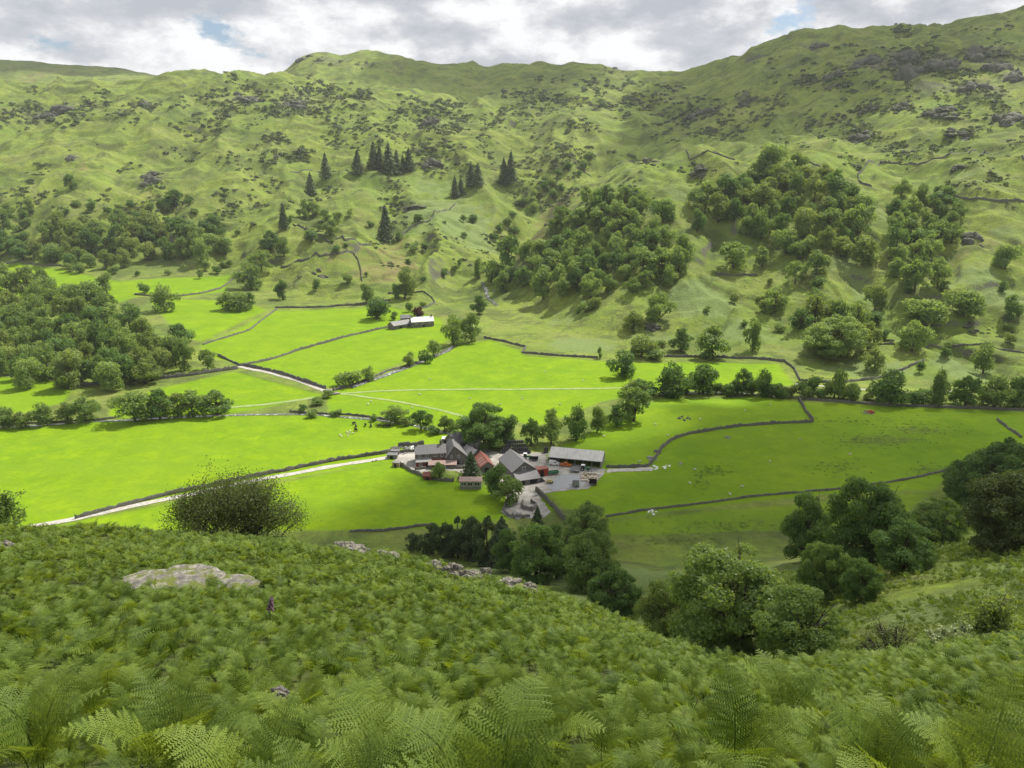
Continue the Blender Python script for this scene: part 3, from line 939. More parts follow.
CROWN = {}
for mn in ('leaf', 'leaf_dark', 'leaf_pale'):
    CROWN[mn, 's'] = [crown(10 + i, 10, 900, 0.055, M[mn], zlo=-.04, lobe=(.16,.26)) for i in range(4)]
    CROWN[mn, 'm'] = [crown(30 + i, (14, 26, 20, 32, 12, 24, 18)[i], 3300, 0.032, M[mn], zlo=-.03, lobe=((.13, .26), (.08, .2), (.1, .24), (.07, .18))[i % 4], pointed=(0, .35, .6, .15, .45, .75, .25)[i], open_=(.1, .2, .05, .3, .15, .1, .34)[i]) for i in range(7)]
    CROWN[mn, 'b'] = [crown(50 + i, 70, 30000, 0.015, M[mn], lobe=(.055, .15), zlo=.0, open_=.06) for i in range(2)]
CROWN['leaf_brown', 'b'] = [crown(70, 70, 30000, 0.015, M['leaf_brown'], lobe=(.055, .15), zlo=-.02)]
CROWN['leaf_red', 'm'] = [crown(71, 14, 1500, 0.045, M['leaf_red'], zlo=.05)]
CROWN['leaf_red', 's'] = CROWN['leaf_red', 'm']
SHRUB = {}
for mn in ('leaf', 'leaf_dark', 'leaf_pale'):
    SHRUB[mn] = [crown(80 + i, 8, 900, 0.055, M[mn], zlo=-.05, lobe=(.18, .28)) for i in range(4)]
    SHRUB[mn, 'b'] = [crown(90 + i, 22, 14000, 0.019, M[mn], zlo=-.03, lobe=(.11, .2)) for i in range(2)]
TRUNK = [trunk_mesh(i) for i in range(5)]
TRUNKB = [trunk_mesh(20 + i, 9, .03, .6, 8, twigs=3) for i in range(3)]
STEMS = [trunk_mesh(40 + i, 5, .03, .6, 5, 'stem') for i in range(2)]
CONI = [conifer_crown(100 + i) for i in range(3)]
CONIB = [conifer_crown(110 + i, 9000, None, .022) for i in range(2)]
LARCH = [crown(120 + i, 34, 9000, .02, M['needle'], zlo=-.02, lobe=(.07, .15), pointed=.7) for i in range(3)]
CTRUNK = MB().tube([(0, 0, -.05), (0, 0, .5), (0, 0, .86)], [.03, .02, .006], 6).mesh('trunk', M['bark'])
RNG = random.Random(7)


def plant(kind, px, py, w, h, mat='leaf', label=None, group=None, d=None, p=None, tier=None, fat=1.22):
    if p is None:
        if d is None:
            p = at([px], [py])[0]
        else:
            t, s = ray(px, py)
            p = np.array([t * d, d, 0.0]); p[2] = height([p[0]], [p[1]])[0]
    k = depth(p) / F
    W, H = w * k * (1.65 if kind == 'conifer' and 'plantation' not in (label or '') else 1.1 if kind == 'conifer' else fat), h * k * (1.0 if kind == 'conifer' else 1.06) / max(0.8, math.cos(math.atan2(CAMZ - p[2], p[1])))
    name, cat = {'tree': ('broadleaf_tree', 'tree'), 'shrub': ('shrub', 'shrub'), 'conifer': ('conifer_tree', 'conifer')}[kind]
    r = empty(name, (p[0], p[1], p[2] - 0.1), RNG.uniform(0, 6.28))
    r.scale = (W * RNG.uniform(.88, 1.12), W * RNG.uniform(.88, 1.12), H * RNG.uniform(.93, 1.08)) if kind != 'conifer' else (W, W * RNG.uniform(.85, 1.15), H)
    d_larch = bool(label) and 'plantation' in label
    if tier is None:
        tier = 's' if w < 13 else 'm' if w < 45 else 'b'
    if kind == 'tree':
        lst = CROWN.get((mat, tier)) or CROWN[mat, 'm']
        put('crown', RNG.choice(lst), r)
        put('trunk', RNG.choice(TRUNKB if tier == 'b' else TRUNK), r)
    elif kind == 'shrub':
        put('crown', RNG.choice(SHRUB[mat, 'b'] if tier == 'b' else SHRUB[mat]), r)
        put('stem', RNG.choice(STEMS), r)
    else:
        put('crown', RNG.choice(LARCH if d_larch else CONIB if h > 40 else CONI), r)
        put('trunk', CTRUNK, r)
    tag(r, label, cat, group)
    return r


def wood(poly, n, wpx, label, group, seed, mats=('leaf', 'leaf', 'leaf_dark', 'leaf_pale'), ratio=0.95, kind='tree', minw=0.6, fat=.98):
    rng = random.Random(seed)
    xs = [q[0] for q in poly]; ys = [q[1] for q in poly]
    pts = []
    tries = 0
    while len(pts) < n and tries < 20000:
        tries += 1
        x, y = rng.uniform(min(xs), max(xs)), rng.uniform(min(ys), max(ys))
        if not inpoly(np.array([x]), np.array([y]), poly)[0]: continue
        w = rng.uniform(*wpx)
        md = w * minw * (1 - tries / 24000)
        if any((x - a) ** 2 + ((y - b) * 1.5) ** 2 < md * md for a, b, _ in pts): continue
        pts.append((x, y, w))
    g = at([q[0] for q in pts], [q[1] for q in pts])
    for (x, y, w), p in zip(pts, g):
        plant(kind, x, y, w, w * ratio * rng.uniform(.85, 1.15), rng.choice(mats), label, group, p=p, fat=fat)


# the woods
wood([(-45, 308), (0, 300), (40, 293), (75, 300), (112, 318), (140, 338), (152, 358), (190, 368), (150, 382), (100, 390), (60, 387), (0, 380), (-45, 382)], 66, (26, 42),
     'rounded green tree in the dense wood at the left edge of the valley floor', 'trees of the wood on the left of the valley floor', 1)
wood([(-40, 262), (0, 260), (60, 266), (100, 276), (125, 272), (150, 262), (228, 262), (240, 248), (205, 238), (150, 236), (110, 228), (60, 236), (25, 245), (0, 232), (-40, 230)], 46, (18, 32),
     'green tree in the wood along the foot of the left hillside', 'trees of the wood below the left hillside', 2, ('leaf', 'leaf_dark', 'leaf', 'leaf_pale'))
wood([(478, 285), (510, 296), (548, 303), (600, 298), (680, 286), (686, 266), (660, 240), (625, 222), (585, 218), (548, 250), (505, 268)], 54, (20, 35),
     'green tree in the wood climbing the slope beside the ghyll', 'trees of the wood beside the ghyll', 3, ('leaf', 'leaf', 'leaf_dark', 'leaf'))
wood([(540, 243), (575, 212), (600, 196), (650, 205), (640, 222), (590, 222)], 12, (18, 26),
     'smaller tree on the rocky shoulder above the ghyll wood', 'trees on the shoulder above the ghyll', 4, ('leaf', 'leaf_dark'))
wood([(700, 210), (735, 196), (760, 176), (800, 170), (835, 190), (862, 208), (868, 236), (838, 262), (790, 262), (755, 240), (722, 226)], 44, (20, 35),
     'green tree in the hanging wood high on the right spur', 'trees of the hanging wood on the right spur', 5, ('leaf', 'leaf', 'leaf_dark', 'leaf_pale'))
wood([(888, 222), (900, 202), (935, 200), (962, 225), (962, 240), (925, 262), (950, 285), (905, 298), (890, 270), (893, 240)], 27, (20, 33),
     'green tree in the narrow wood right of the hanging wood', 'trees of the narrow wood on the right spur', 6, ('leaf', 'leaf', 'leaf_dark'))

T = 'tree'; SB = 'shrub'; C_ = 'conifer'
LONE = [
    # left of the valley
    (T, 107, 293, 18, 20, 'leaf', 'rounded tree at the top edge of the left wood beside the bright upper field'),
    (T, 144, 293, 10, 14, 'leaf_dark', 'small dark lone tree on the thin wall of the upper left field'),
    (T, 165, 311, 25, 30, 'leaf', 'open sparse tree standing below the wall of the upper left field'),
    (T, 179, 351, 33, 28, 'leaf_dark', 'broad dark tree at the right end of the left wood'),
    (T, 163, 373, 22, 28, 'leaf_pale', 'pale slender tree with bare trunk in front of the broad dark tree'),
    (T, 185, 371, 18, 30, 'leaf', 'grey green upright tree behind the long stone wall, right of the pale slender tree'),
    (T, 208, 370, 18, 22, 'leaf', 'small round tree at the right end of the trees behind the long stone wall'),
    (T, 147, 384, 24, 27, 'leaf_pale', 'brownish green tree against the long stone wall left of the pale slender tree'),
    (T, 30, 388, 26, 34, 'leaf', 'pale edged tree at the front of the left wood over the small left strip field'),
    (T, 112, 390, 32, 34, 'leaf', 'wide pale green tree at the front of the left wood above the riverside clump'),
    (T, 72, 389, 32, 40, 'leaf_pale', 'tall yellowish tree at the front centre of the left wood'),
    (T, 229, 310, 20, 18, 'leaf', 'left tree of the clump in the middle of the upper left pasture'),
    (T, 240, 311, 22, 22, 'leaf', 'middle tree of the clump in the middle of the upper left pasture'),
    (T, 250, 309, 14, 16, 'leaf_dark', 'grey right tree of the clump in the middle of the upper left pasture'),
    (T, 250, 289, 28, 30, 'leaf', 'large pale tree at the foot of the hill above the pasture clump'),
    (T, 283, 300, 15, 21, 'leaf_dark', 'dark tree below the bent wall on the bracken knoll'),
    (T, 316, 291, 9, 12, 'leaf_dark', 'small tree in the middle of the slope under the bracken knoll'),
    (T, 347, 283, 10, 13, 'leaf', 'small tree near the corner of the bent wall on the bracken knoll'),
    (T, 366, 303, 17, 21, 'leaf', 'grey green tree at the top wall behind the dark round pasture tree'),
    (T, 377, 319, 25, 25, 'leaf_dark', 'big dark round tree in the pasture left of the white cottage'),
    (T, 405, 298, 24, 27, 'leaf_pale', 'bright green tree behind the walled cottage garden'),
    (T, 396, 299, 9, 16, 'leaf_dark', 'dark small tree at the left corner of the cottage garden wall'),
    (T, 409, 312, 7, 14, 'leaf', 'thin young tree inside the cottage garden'),
    (T, 423, 307, 8, 8, 'leaf', 'low rounded tree inside the cottage garden by its right wall'),
    (T, 418, 319, 12, 13, 'leaf_red', 'dark copper red tree behind the white cottage'),
    (T, 394, 320, 7, 10, 'leaf', 'small green tree at the left end of the grey cottage outbuilding'),
    (T, 453, 345, 21, 36, 'leaf', 'tall tree over the beck right of the cottage'),
    (T, 472, 342, 21, 29, 'leaf', 'round tree beside the tall beck tree at the corner of the centre field'),
    (T, 479, 314, 16, 19, 'leaf_dark', 'tree standing alone on the slope above the beck trees'),
    (T, 479, 278, 13, 21, 'leaf', 'tree at the head of the white cascade below the ghyll wood'),
    (T, 305, 219, 14, 22, 'leaf', 'grey green tree left in the cluster above the hill wall'),
    (T, 313, 217, 13, 17, 'leaf', 'grey green tree right in the cluster above the hill wall'),
    (T, 332, 236, 15, 18, 'leaf', 'rounded tree just above the hill wall on the left hillside'),
    (T, 338, 224, 10, 13, 'leaf', 'small tree uphill of the rounded tree above the hill wall'),
    (T, 326, 222, 9, 14, 'leaf', 'pale thin tree between the clusters above the hill wall'),
    (T, 270, 250, 20, 20, 'leaf_dark', 'dark tree in the hollow left of the bracken knoll'),
    (T, 284, 256, 16, 18, 'leaf', 'tree in the hollow beside the bent wall of the knoll'),
    (T, 262, 272, 22, 24, 'leaf', 'tree at the bottom of the hollow left of the bracken knoll'),
    (T, 175, 207, 18, 18, 'leaf_dark', 'dark bushy tree beside the crag on the left hillside'),
    (T, 168, 210, 14, 13, 'leaf_dark', 'low dark tree left of the bushy tree by the hillside crag'),
    (T, 71, 190, 11, 18, 'leaf_dark', 'dark upright tree in the gully high on the left hillside'),
    # centre and right of the river
    (T, 622, 377, 30, 31, 'leaf_dark', 'round dark lone tree at the right end of the bright centre field'),
    (T, 600, 359, 5, 14, 'leaf', 'thin sapling on the field wall left of the round dark lone tree'),
    (T, 484, 448, 47, 40, 'leaf_dark', 'broad dark sycamore behind the farmhouse roofs'),
    (T, 510, 447, 26, 30, 'leaf_dark', 'dark tree behind the stack of black silage bales'),
    (T, 551, 444, 27, 36, 'leaf', 'feathery tall tree behind the left end of the open shed'),
    (T, 531, 445, 18, 26, 'leaf_dark', 'dark narrow tree between the bale stack and the feathery tall tree'),
    (T, 576, 441, 25, 37, 'leaf_dark', 'tall dark tree behind the middle of the open shed roof'),
    (T, 597, 433, 20, 28, 'leaf', 'tree right of the tall dark tree behind the open shed'),
    (T, 616, 427, 18, 24, 'leaf_dark', 'dark tree at the bend of the river trees above the open shed'),
    (T, 634, 421, 34, 33, 'leaf', 'large round lighter crowned tree at the bend of the river trees'),
    (T, 640, 397, 28, 20, 'leaf_dark', 'low dark tree behind the large round tree at the river bend'),
    (T, 673, 396, 35, 37, 'leaf_dark', 'broad dark tree on the river bank above the walled field'),
    (T, 703, 394, 27, 30, 'leaf_dark', 'dark rounded tree right of the broad dark river bank tree'),
    (T, 742, 395, 21, 27, 'leaf_dark', 'left of the two upright trees by the white river glint'),
    (T, 762, 397, 19, 31, 'leaf_dark', 'taller right one of the two upright trees by the white river glint'),
    (T, 838, 401, 12, 33, 'leaf', 'tall narrow tree on the river bank right of the field wall corner'),
    (T, 890, 405, 43, 33, 'leaf_dark', 'wide dark bushy tree on the river bank above the red heap'),
    (T, 938, 407, 20, 41, 'leaf', 'tall feathery grey tree on the river bank at the right'),
    (T, 965, 407, 27, 33, 'leaf_dark', 'dark tree right of the feathery grey tree on the river bank'),
    (T, 993, 408, 33, 37, 'leaf', 'large grey green tree near the right end of the river bank'),
    (T, 1019, 407, 26, 34, 'leaf_dark', 'dark tree at the right edge of the photo on the river bank'),
    (T, 983, 373, 24, 33, 'leaf', 'rounded tree on the bracken slope above the right river bank'),
    (T, 873, 371, 23, 21, 'leaf_pale', 'small pale green tree in the walled bracken patch on the right'),
    (T, 832, 357, 54, 42, 'leaf', 'largest round pale tree on the slope above the bracken patch'),
    (T, 800, 329, 22, 24, 'leaf_dark', 'dark rounded tree left of the bright trio on the right slope'),
    (T, 815, 324, 28, 32, 'leaf_pale', 'left of the bright yellow green trio above the largest round tree'),
    (T, 837, 323, 24, 30, 'leaf', 'middle of the bright trio above the largest round tree'),
    (T, 856, 331, 22, 34, 'leaf', 'right of the bright trio above the largest round tree'),
    (T, 773, 313, 24, 28, 'leaf', 'pale tree below the hanging wood at its left foot'),
    (T, 875, 309, 22, 30, 'leaf_pale', 'bright small tree with a dark shadow below the narrow wood'),
    (T, 862, 264, 34, 32, 'leaf_pale', 'spreading light green tree between the two right hand woods'),
    (T, 795, 283, 18, 22, 'leaf', 'tree below the hanging wood left of the spreading light tree'),
    (T, 815, 276, 22, 24, 'leaf', 'tree below the hanging wood beside the spreading light tree'),
    (T, 925, 324, 36, 32, 'leaf', 'wide tree at the foot of the narrow wood'),
    (T, 963, 316, 34, 30, 'leaf', 'wide bright topped tree right of the narrow wood foot'),
    (T, 1010, 319, 20, 27, 'leaf_dark', 'dark upright tree at the right edge on the terrace'),
    (T, 912, 351, 30, 30, 'leaf', 'tree on the slope wall above the small pale tree'),
    (T, 868, 351, 22, 28, 'leaf_pale', 'yellow green tree right of the largest round pale tree'),
    (T, 1005, 269, 22, 29, 'leaf', 'lone round tree on the open bracken slope at the far right'),
    (T, 733, 268, 30, 26, 'leaf', 'lone wide tree on the grassy slope between the ghyll wood and the hanging wood'),
    (T, 762, 267, 14, 22, 'leaf', 'small tree right of the lone wide tree on the grassy slope'),
    (T, 712, 358, 34, 34, 'leaf', 'large bushy tree on the field wall at the foot of the bracken slope'),
    (T, 752, 351, 18, 36, 'leaf', 'tall narrow tree on the field wall right of the large bushy tree'),
    (T, 659, 320, 27, 28, 'leaf', 'bright sided tree at the foot of the ghyll wood'),
    (T, 633, 332, 25, 22, 'leaf_pale', 'pale low tree downhill of the bright sided tree'),
    (T, 641, 357, 26, 26, 'leaf_pale', 'olive tree just behind the round dark lone tree'),
    (T, 681, 352, 23, 25, 'leaf_dark', 'very dark tree among rocks left of the large bushy tree'),
    (T, 697, 231, 19, 21, 'leaf_dark', 'dark lone tree left of the hanging wood'),
    (T, 663, 222, 26, 28, 'leaf_dark', 'dark tree on the grassy shoulder between the two woods'),
]
for k, px, py, w, h, mt, lb in LONE:
    plant(k, px, py, w, h, mt, lb, 'trees scattered over the valley')

# riverside clump on the left and near the farm
for px, py, w, h, mt, lb in [
    (135, 421, 40, 36, 'leaf', 'largest left tree of the riverside clump in the left fields'),
    (160, 418, 30, 30, 'leaf_dark', 'second tree of the riverside clump in the left fields'),
    (178, 417, 26, 24, 'leaf_pale', 'low pale middle tree of the riverside clump in the left fields'),
    (193, 416, 28, 28, 'leaf', 'fourth tree of the riverside clump, right of its low pale one'),
    (217, 415, 32, 26, 'leaf', 'right end tree of the riverside clump in the left fields'),
    (43, 425, 22, 24, 'leaf', 'bushy tree on the river bank left of the riverside clump'),
    (68, 423, 24, 22, 'leaf_pale', 'pale bushy tree on the river bank near the riverside clump'),
    (86, 422, 26, 26, 'leaf', 'tree on the river bank just left of the riverside clump'),
    (4, 428, 24, 22, 'leaf', 'bushy tree on the river bank at the left edge of the photo'),
    (22, 428, 18, 16, 'leaf_pale', 'low pale tree on the river bank near the left edge'),
    (395, 423, 24, 19, 'leaf', 'pale bushy tree on the river bank above the cattle'),
    (421, 430, 21, 20, 'leaf_dark', 'dark ball shaped tree casting a round shadow above the farm road'),
    (445, 432, 15, 16, 'leaf', 'small tree between the ball shaped tree and the sycamore'),
    (439, 480, 17, 19, 'leaf', 'round tree at the corner of the farmhouse garden wall'),
    (497, 497, 30, 32, 'leaf_dark', 'dark tree beside the low shed below the farm'),
    (508, 505, 30, 28, 'leaf', 'rounded tree at the edge of the stone sheep pens'),
]:
    plant(T, px, py, w, h, mt, lb, 'trees by the river and the farm')
plant(C_, 471, 477, 17, 26, 'needle', 'dark pointed conifer beside the red roofed shed in the farm')

for px, py, w, h, lb in [
    (386, 241, 14, 36, 'lone tall dark conifer above the bracken knoll'),
    (284, 229, 10, 26, 'slim grey conifer at the upper wall on the left hillside'),
    (311, 195, 11, 22, 'grey green conifer above the tree cluster on the left hillside'),
    (326, 178, 11, 25, 'lone dark conifer left of the row of conifers on the hillside'),
    (358, 174, 12, 24, 'left end conifer of the row on the hillside'),
    (374, 170, 12, 28, 'tall conifer second from the left in the hillside row'),
    (380, 169, 9, 25, 'slim conifer tight beside the tall one in the hillside row'),
    (389, 174, 14, 31, 'widest conifer in the middle of the hillside row'),
    (397, 174, 10, 24, 'conifer right of the widest one in the hillside row'),
    (403, 172, 9, 17, 'shortest conifer in the hillside row'),
    (409, 171, 11, 23, 'right end conifer of the row on the hillside'),
    (455, 198, 9, 22, 'left conifer of the small group near the hill wall'),
    (461, 195, 8, 17, 'short conifer of the small group near the hill wall'),
    (471, 187, 9, 25, 'tall conifer of the small group near the hill wall'),
    (478, 186, 11, 23, 'right conifer of the small group near the hill wall'),
    (504, 185, 11, 26, 'left conifer of the dark pair by the ghyll'),
    (511, 184, 12, 32, 'taller right conifer of the dark pair by the ghyll'),
]:
    plant(C_, px, py, w, h, 'needle', lb, 'conifers on the left hillside')

# hedge and wall side shrubs
SH = [
    (350, 386, 22, 18, 'leaf', 'round shrub on the beck wall just above the bridge'),
    (369, 381, 13, 14, 'leaf', 'smaller shrub right of the round shrub on the beck wall'),
    (410, 366, 13, 13, 'leaf_pale', 'pale shrub lowest of three on the beck wall'),
    (425, 363, 14, 15, 'leaf_dark', 'dark middle shrub of three on the beck wall'),
    (434, 356, 15, 17, 'leaf', 'uppermost shrub of three on the beck wall'),
    (312, 417, 12, 9, 'leaf', 'small shrub on the river bank right of the riverside clump'),
    (317, 405, 13, 9, 'leaf', 'shrub beside the grassy track below the bridge'),
    (327, 398, 12, 8, 'leaf', 'low shrub just below the bridge'),
    (302, 412, 10, 8, 'leaf_dark', 'dark low shrub by the grassy track near the river'),
    (337, 416, 12, 8, 'leaf', 'low shrub on the river bank below the bridge'),
    (374, 421, 8, 7, 'leaf', 'tiny shrub on the river bank above the cattle'),
    (406, 426, 10, 10, 'leaf_pale', 'pale small shrub left of the ball shaped tree'),
    (433, 434, 14, 9, 'leaf_dark', 'dark low shrub behind the ball shaped tree'),
    (456, 438, 12, 8, 'leaf_dark', 'dark low shrub on the river bank behind the farm'),
    (655, 359, 23, 13, 'leaf', 'rounded pale shrub under the olive tree on the field wall'),
    (662, 347, 12, 10, 'leaf', 'small shrub among the rocks beside the very dark tree'),
    (671, 396, 28, 12, 'leaf', 'low grey shrub in front of the broad dark river bank tree'),
    (716, 394, 11, 12, 'leaf_dark', 'dark shrub right of the dark rounded river tree'),
    (727, 394, 12, 10, 'leaf_dark', 'dark shrub left of the two upright river trees'),
    (777, 398, 14, 16, 'leaf_dark', 'dark shrub at the end of the two upright river trees'),
    (807, 399, 13, 12, 'leaf', 'shrub on the river bank at the field wall corner'),
    (820, 400, 8, 11, 'leaf_dark', 'small dark shrub on the river bank before the tall narrow tree'),
    (852, 402, 15, 18, 'leaf', 'shrub on the river bank right of the tall narrow tree'),
    (912, 406, 16, 15, 'leaf_dark', 'dark shrub between the wide dark tree and the feathery tree'),
    (919, 373, 11, 13, 'leaf_dark', 'dark round shrub at the end of the curved field wall'),
    (945, 357, 12, 11, 'leaf_dark', 'dark shrub on the slope right of the curved field wall'),
    (934, 334, 10, 10, 'leaf', 'small pale shrub on the slope wall at the right'),
    (947, 350, 9, 8, 'leaf', 'low shrub near the slope wall at the right'),
    (138, 276, 6, 7, 'leaf_dark', 'small dark shrub on the edge of the upper left field'),
    (115, 274, 12, 10, 'leaf', 'rounded shrub at the right foot of the hillside wood'),
    (80, 273, 13, 11, 'leaf', 'rounded shrub below the middle of the hillside wood'),
    (70, 272, 10, 10, 'leaf_pale', 'pale shrub below the middle of the hillside wood'),
    (200, 279, 8, 9, 'leaf', 'lowest shrub of the row on the upper right of the left field'),
    (205, 271, 9, 10, 'leaf', 'second shrub of the row above the upper left field'),
    (217, 274, 9, 10, 'leaf_dark', 'dark shrub of the row above the upper left field'),
    (223, 268, 8, 8, 'leaf', 'small round shrub of the row above the upper left field'),
    (230, 267, 9, 8, 'leaf', 'right end shrub of the row above the upper left field'),
    (168, 275, 6, 7, 'leaf', 'tiny shrub at the left of the row above the upper left field'),
    (423, 281, 6, 6, 'leaf_dark', 'tiny dark shrub on the slope above the cottage garden'),
    (474, 223, 11, 9, 'leaf_dark', 'dark low shrub alone on the green hillside by the ghyll'),
    (415, 252, 12, 12, 'leaf', 'shrub on the bracken slope right of the knoll'),
    (425, 250, 9, 9, 'leaf', 'small shrub beside another on the slope right of the knoll'),
    (312, 241, 18, 11, 'leaf_dark', 'dark spreading shrub just under the hill wall above the knoll'),
    (160, 355, 20, 13, 'leaf', 'shrub in the gap at the right of the left wood'),
    (455, 430, 10, 7, 'leaf', 'tiny shrub in the hedge behind the farm'),
    (585, 312, 14, 12, 'leaf', 'shrub on the grass below the ghyll wood'),
    (595, 308, 12, 12, 'leaf_pale', 'pale shrub on the grass below the ghyll wood'),
    (578, 313, 8, 8, 'leaf', 'small shrub left of the pair below the ghyll wood'),
]
for px, py, w, h, mt, lb in SH:
    plant(SB, px, py, w, h, mt, lb, 'shrubs along walls and water')

wood([(625, 396), (790, 398), (1030, 409), (1030, 405), (800, 395), (640, 391)], 34, (13, 26), 'low bush in the belt between the river bank trees on the right', 'bushes of the river bank belt', 11, ('leaf', 'leaf_dark', 'leaf_pale'), .8, SB, .7, 1.1)
wood([(690, 345), (780, 335), (1020, 345), (1020, 290), (760, 285), (700, 310)], 26, (8, 17), 'green bush scattered over the bracken slope above the right river bank', 'bushes of the right bracken slope', 12, ('leaf', 'leaf_pale', 'leaf_dark'), .85, SB, 1.2, 1.1)
wood([(484, 268), (500, 262), (530, 222), (570, 186), (600, 160), (585, 158), (545, 178), (512, 205), (490, 240)], 22, (7, 13), 'bush in the narrow ghyll running up between the hillsides', 'bushes in the ghyll', 13, ('leaf', 'leaf_dark'), .95, SB, .9, 1.1)
wood([(0, 236), (60, 222), (120, 222), (240, 240), (255, 225), (200, 205), (90, 200), (0, 210)], 26, (6, 13), 'bush on the slope above the left hillside wood', 'bushes above the left hillside wood', 14, ('leaf', 'leaf_dark'), .9, SB, 1.0, 1.1)
wood([(380, 285), (470, 275), (475, 215), (400, 210), (300, 215), (260, 245), (300, 240)], 18, (5, 11), 'small bush on the slopes round the bracken knoll', 'bushes round the bracken knoll', 15, ('leaf', 'leaf_dark'), .9, SB, 1.0, 1.1)

# trees at the foot of the near hillside
for k, px, py, w, h, mt, lb in [
    (T, 535, 582, 54, 56, 'leaf_dark', 'dense dark tree, darkest of those below the near crest'),
    (T, 557, 578, 40, 48, 'leaf_dark', 'dark tree right behind the darkest one below the near crest'),
    (T, 510, 572, 36, 44, 'leaf_dark', 'dark tree left of the darkest one below the near crest'),
    (C_, 537, 560, 26, 52, 'needle', 'pointed conifer rising behind the darkest tree below the crest'),
    (C_, 487, 565, 34, 52, 'needle', 'tallest blue green conifer of the plantation below the crest'),
    (C_, 502, 566, 32, 48, 'needle', 'conifer right of the tallest blue green one below the crest'),
    (C_, 472, 560, 34, 46, 'needle', 'third conifer of the plantation below the crest'),
    (C_, 458, 558, 30, 46, 'needle', 'fourth conifer of the plantation below the crest'),
    (C_, 446, 556, 30, 42, 'needle', 'fifth conifer, loosely branched, in the plantation below the crest'),
    (C_, 432, 554, 26, 34, 'needle', 'short conifer near the left end of the plantation below the crest'),
    (C_, 414, 550, 18, 20, 'needle', 'smallest conifer at the left end of the plantation below the crest'),
    (T, 585, 547, 50, 40, 'leaf', 'open branched tree below the walled sheep pens'),
    (T, 590, 592, 60, 54, 'leaf', 'wide mid green tree right of the darkest tree below the crest'),
    (T, 613, 617, 54, 44, 'leaf_dark', 'low black green tree at the edge of the near crest'),
    (T, 736, 660, 136, 104, 'leaf', 'biggest tree in the gully, pale flowering crown'),
    (T, 664, 640, 54, 52, 'leaf_pale', 'pale low tree at the left side of the biggest gully tree'),
    (T, 798, 663, 84, 70, 'leaf', 'yellow green tree in front of the biggest gully tree'),
    (T, 822, 605, 56, 58, 'leaf', 'grey green tree right of the biggest gully tree'),
    (T, 860, 602, 44, 42, 'leaf_dark', 'low dark tree right of the grey green gully tree'),
    (T, 805, 562, 54, 66, 'leaf_dark', 'dark tree with visible trunk behind the gully trees'),
    (T, 868, 568, 84, 82, 'leaf_dark', 'tall broad dark tree in the middle right of the gully'),
    (T, 902, 574, 72, 50, 'leaf_dark', 'low spreading dark tree in front of the tall broad dark tree'),
    (T, 936, 545, 52, 44, 'leaf', 'grey leaved tree between the tall broad tree and the right edge trees'),
    (T, 990, 512, 90, 72, 'leaf_dark', 'dark tree leaning in from the right edge over the field'),
    (T, 1006, 552, 84, 78, 'leaf_brown', 'brownish dark tree at the right edge below the field'),
    (T, 962, 500, 40, 34, 'leaf_dark', 'small dark tree at the left side of the right edge trees'),
]:
    plant(k, px, py, w, h, mt, lb, 'trees in the gully below the near hillside', tier='b' if k == T else None, fat=1.04)

# blossom on the biggest tree
big = [o for o in bpy.data.objects if o.get('label', '').startswith('biggest tree in the gully')][0]
rng = np.random.default_rng(5)
cme = [c for c in big.children if c.name.startswith('crown')][0].data
vv = np.zeros(len(cme.vertices) * 3, np.float32); cme.vertices.foreach_get('co', vv); vv = vv.reshape(-1, 3)
sel = vv[(vv[:, 2] > .45)]
sel = sel[rng.choice(len(sel), 650)]
nn = unit(rng, len(sel)) * .4 + np.array([0, 0, 1]); nn /= np.linalg.norm(nn, axis=1)[:, None]
V, Fq = leaves(sel + np.array([0, 0, .006]), nn, .009, rng, .9)
put('blossom', foliage_mesh('blossom', V, Fq, np.repeat(rng.random(len(sel)), 4), M['flower']), big)


# the hawthorn thicket, the sapling and the bare bush on the near hillside: twiggy crowns
def twiggy(name, cat, label, px, d, W, H, seed, leafmat_, nleaf, leaf, nbr=26, openness=1.0, py=540):
    rng = np.random.default_rng(seed); rr = random.Random(seed)
    t, s = ray(px, py)
    p = np.array([t * d, d, 0.0]); p[2] = height([p[0]], [p[1]])[0]
    r = empty(name, (p[0], p[1], p[2] - .1), 0)
    m = MB(); tips = []
    for i in range(nbr):
        a = rr.uniform(0, 6.28); l = rr.random() ** .6 * W * .5; hh = H * math.sqrt(max(0.05, 1 - (l / (W * .52)) ** 2)) * rr.uniform(.65, 1.02)
        x0 = rr.uniform(-.25, .25) * W * .8; y0 = rr.uniform(-.2, .2) * W * .5
        e = np.array([math.cos(a) * l, math.sin(a) * l * .7, hh]); b = np.array([x0, y0, -.1])
        k = b * .45 + e * .55 + np.array([rr.uniform(-.3, .3), rr.uniform(-.3, .3), rr.uniform(0, .35)]) * W * .12
        m.tube([b, k, e], [.07, .04, .012], 5)
        tips += [k, e]
        for q in range(9):
            f = rr.uniform(.35, 1)
            s0 = (k + (e - k) * (f - .35) / .65)
            dd = np.array([rr.uniform(-1, 1), rr.uniform(-1, 1), rr.uniform(-.35, .9)]) * H * .17
            m.tube([s0, s0 + dd * .6, s0 + dd], [.016, .011, .004], 3)
            tips += [s0 + dd * .6, s0 + dd, s0 + dd * .8]
    m.build('branches', M['bark'], r)
    tips = np.array(tips)
    ii = rng.integers(0, len(tips), nleaf)
    C = tips[ii] + rng.normal(size=(nleaf, 3)) * H * .05 * openness
    C = C[C[:, 2] > .05]
    nn = unit(rng, len(C)) * .8 + np.array([0, 0, .5]); nn /= np.linalg.norm(nn, axis=1)[:, None]
    V, Fq = leaves(C, nn, leaf, rng)
    put('crown', foliage_mesh('crown', V, Fq, np.repeat(rng.random(len(C)), 4), M[leafmat_]), r)
    return tag(r, label, cat)


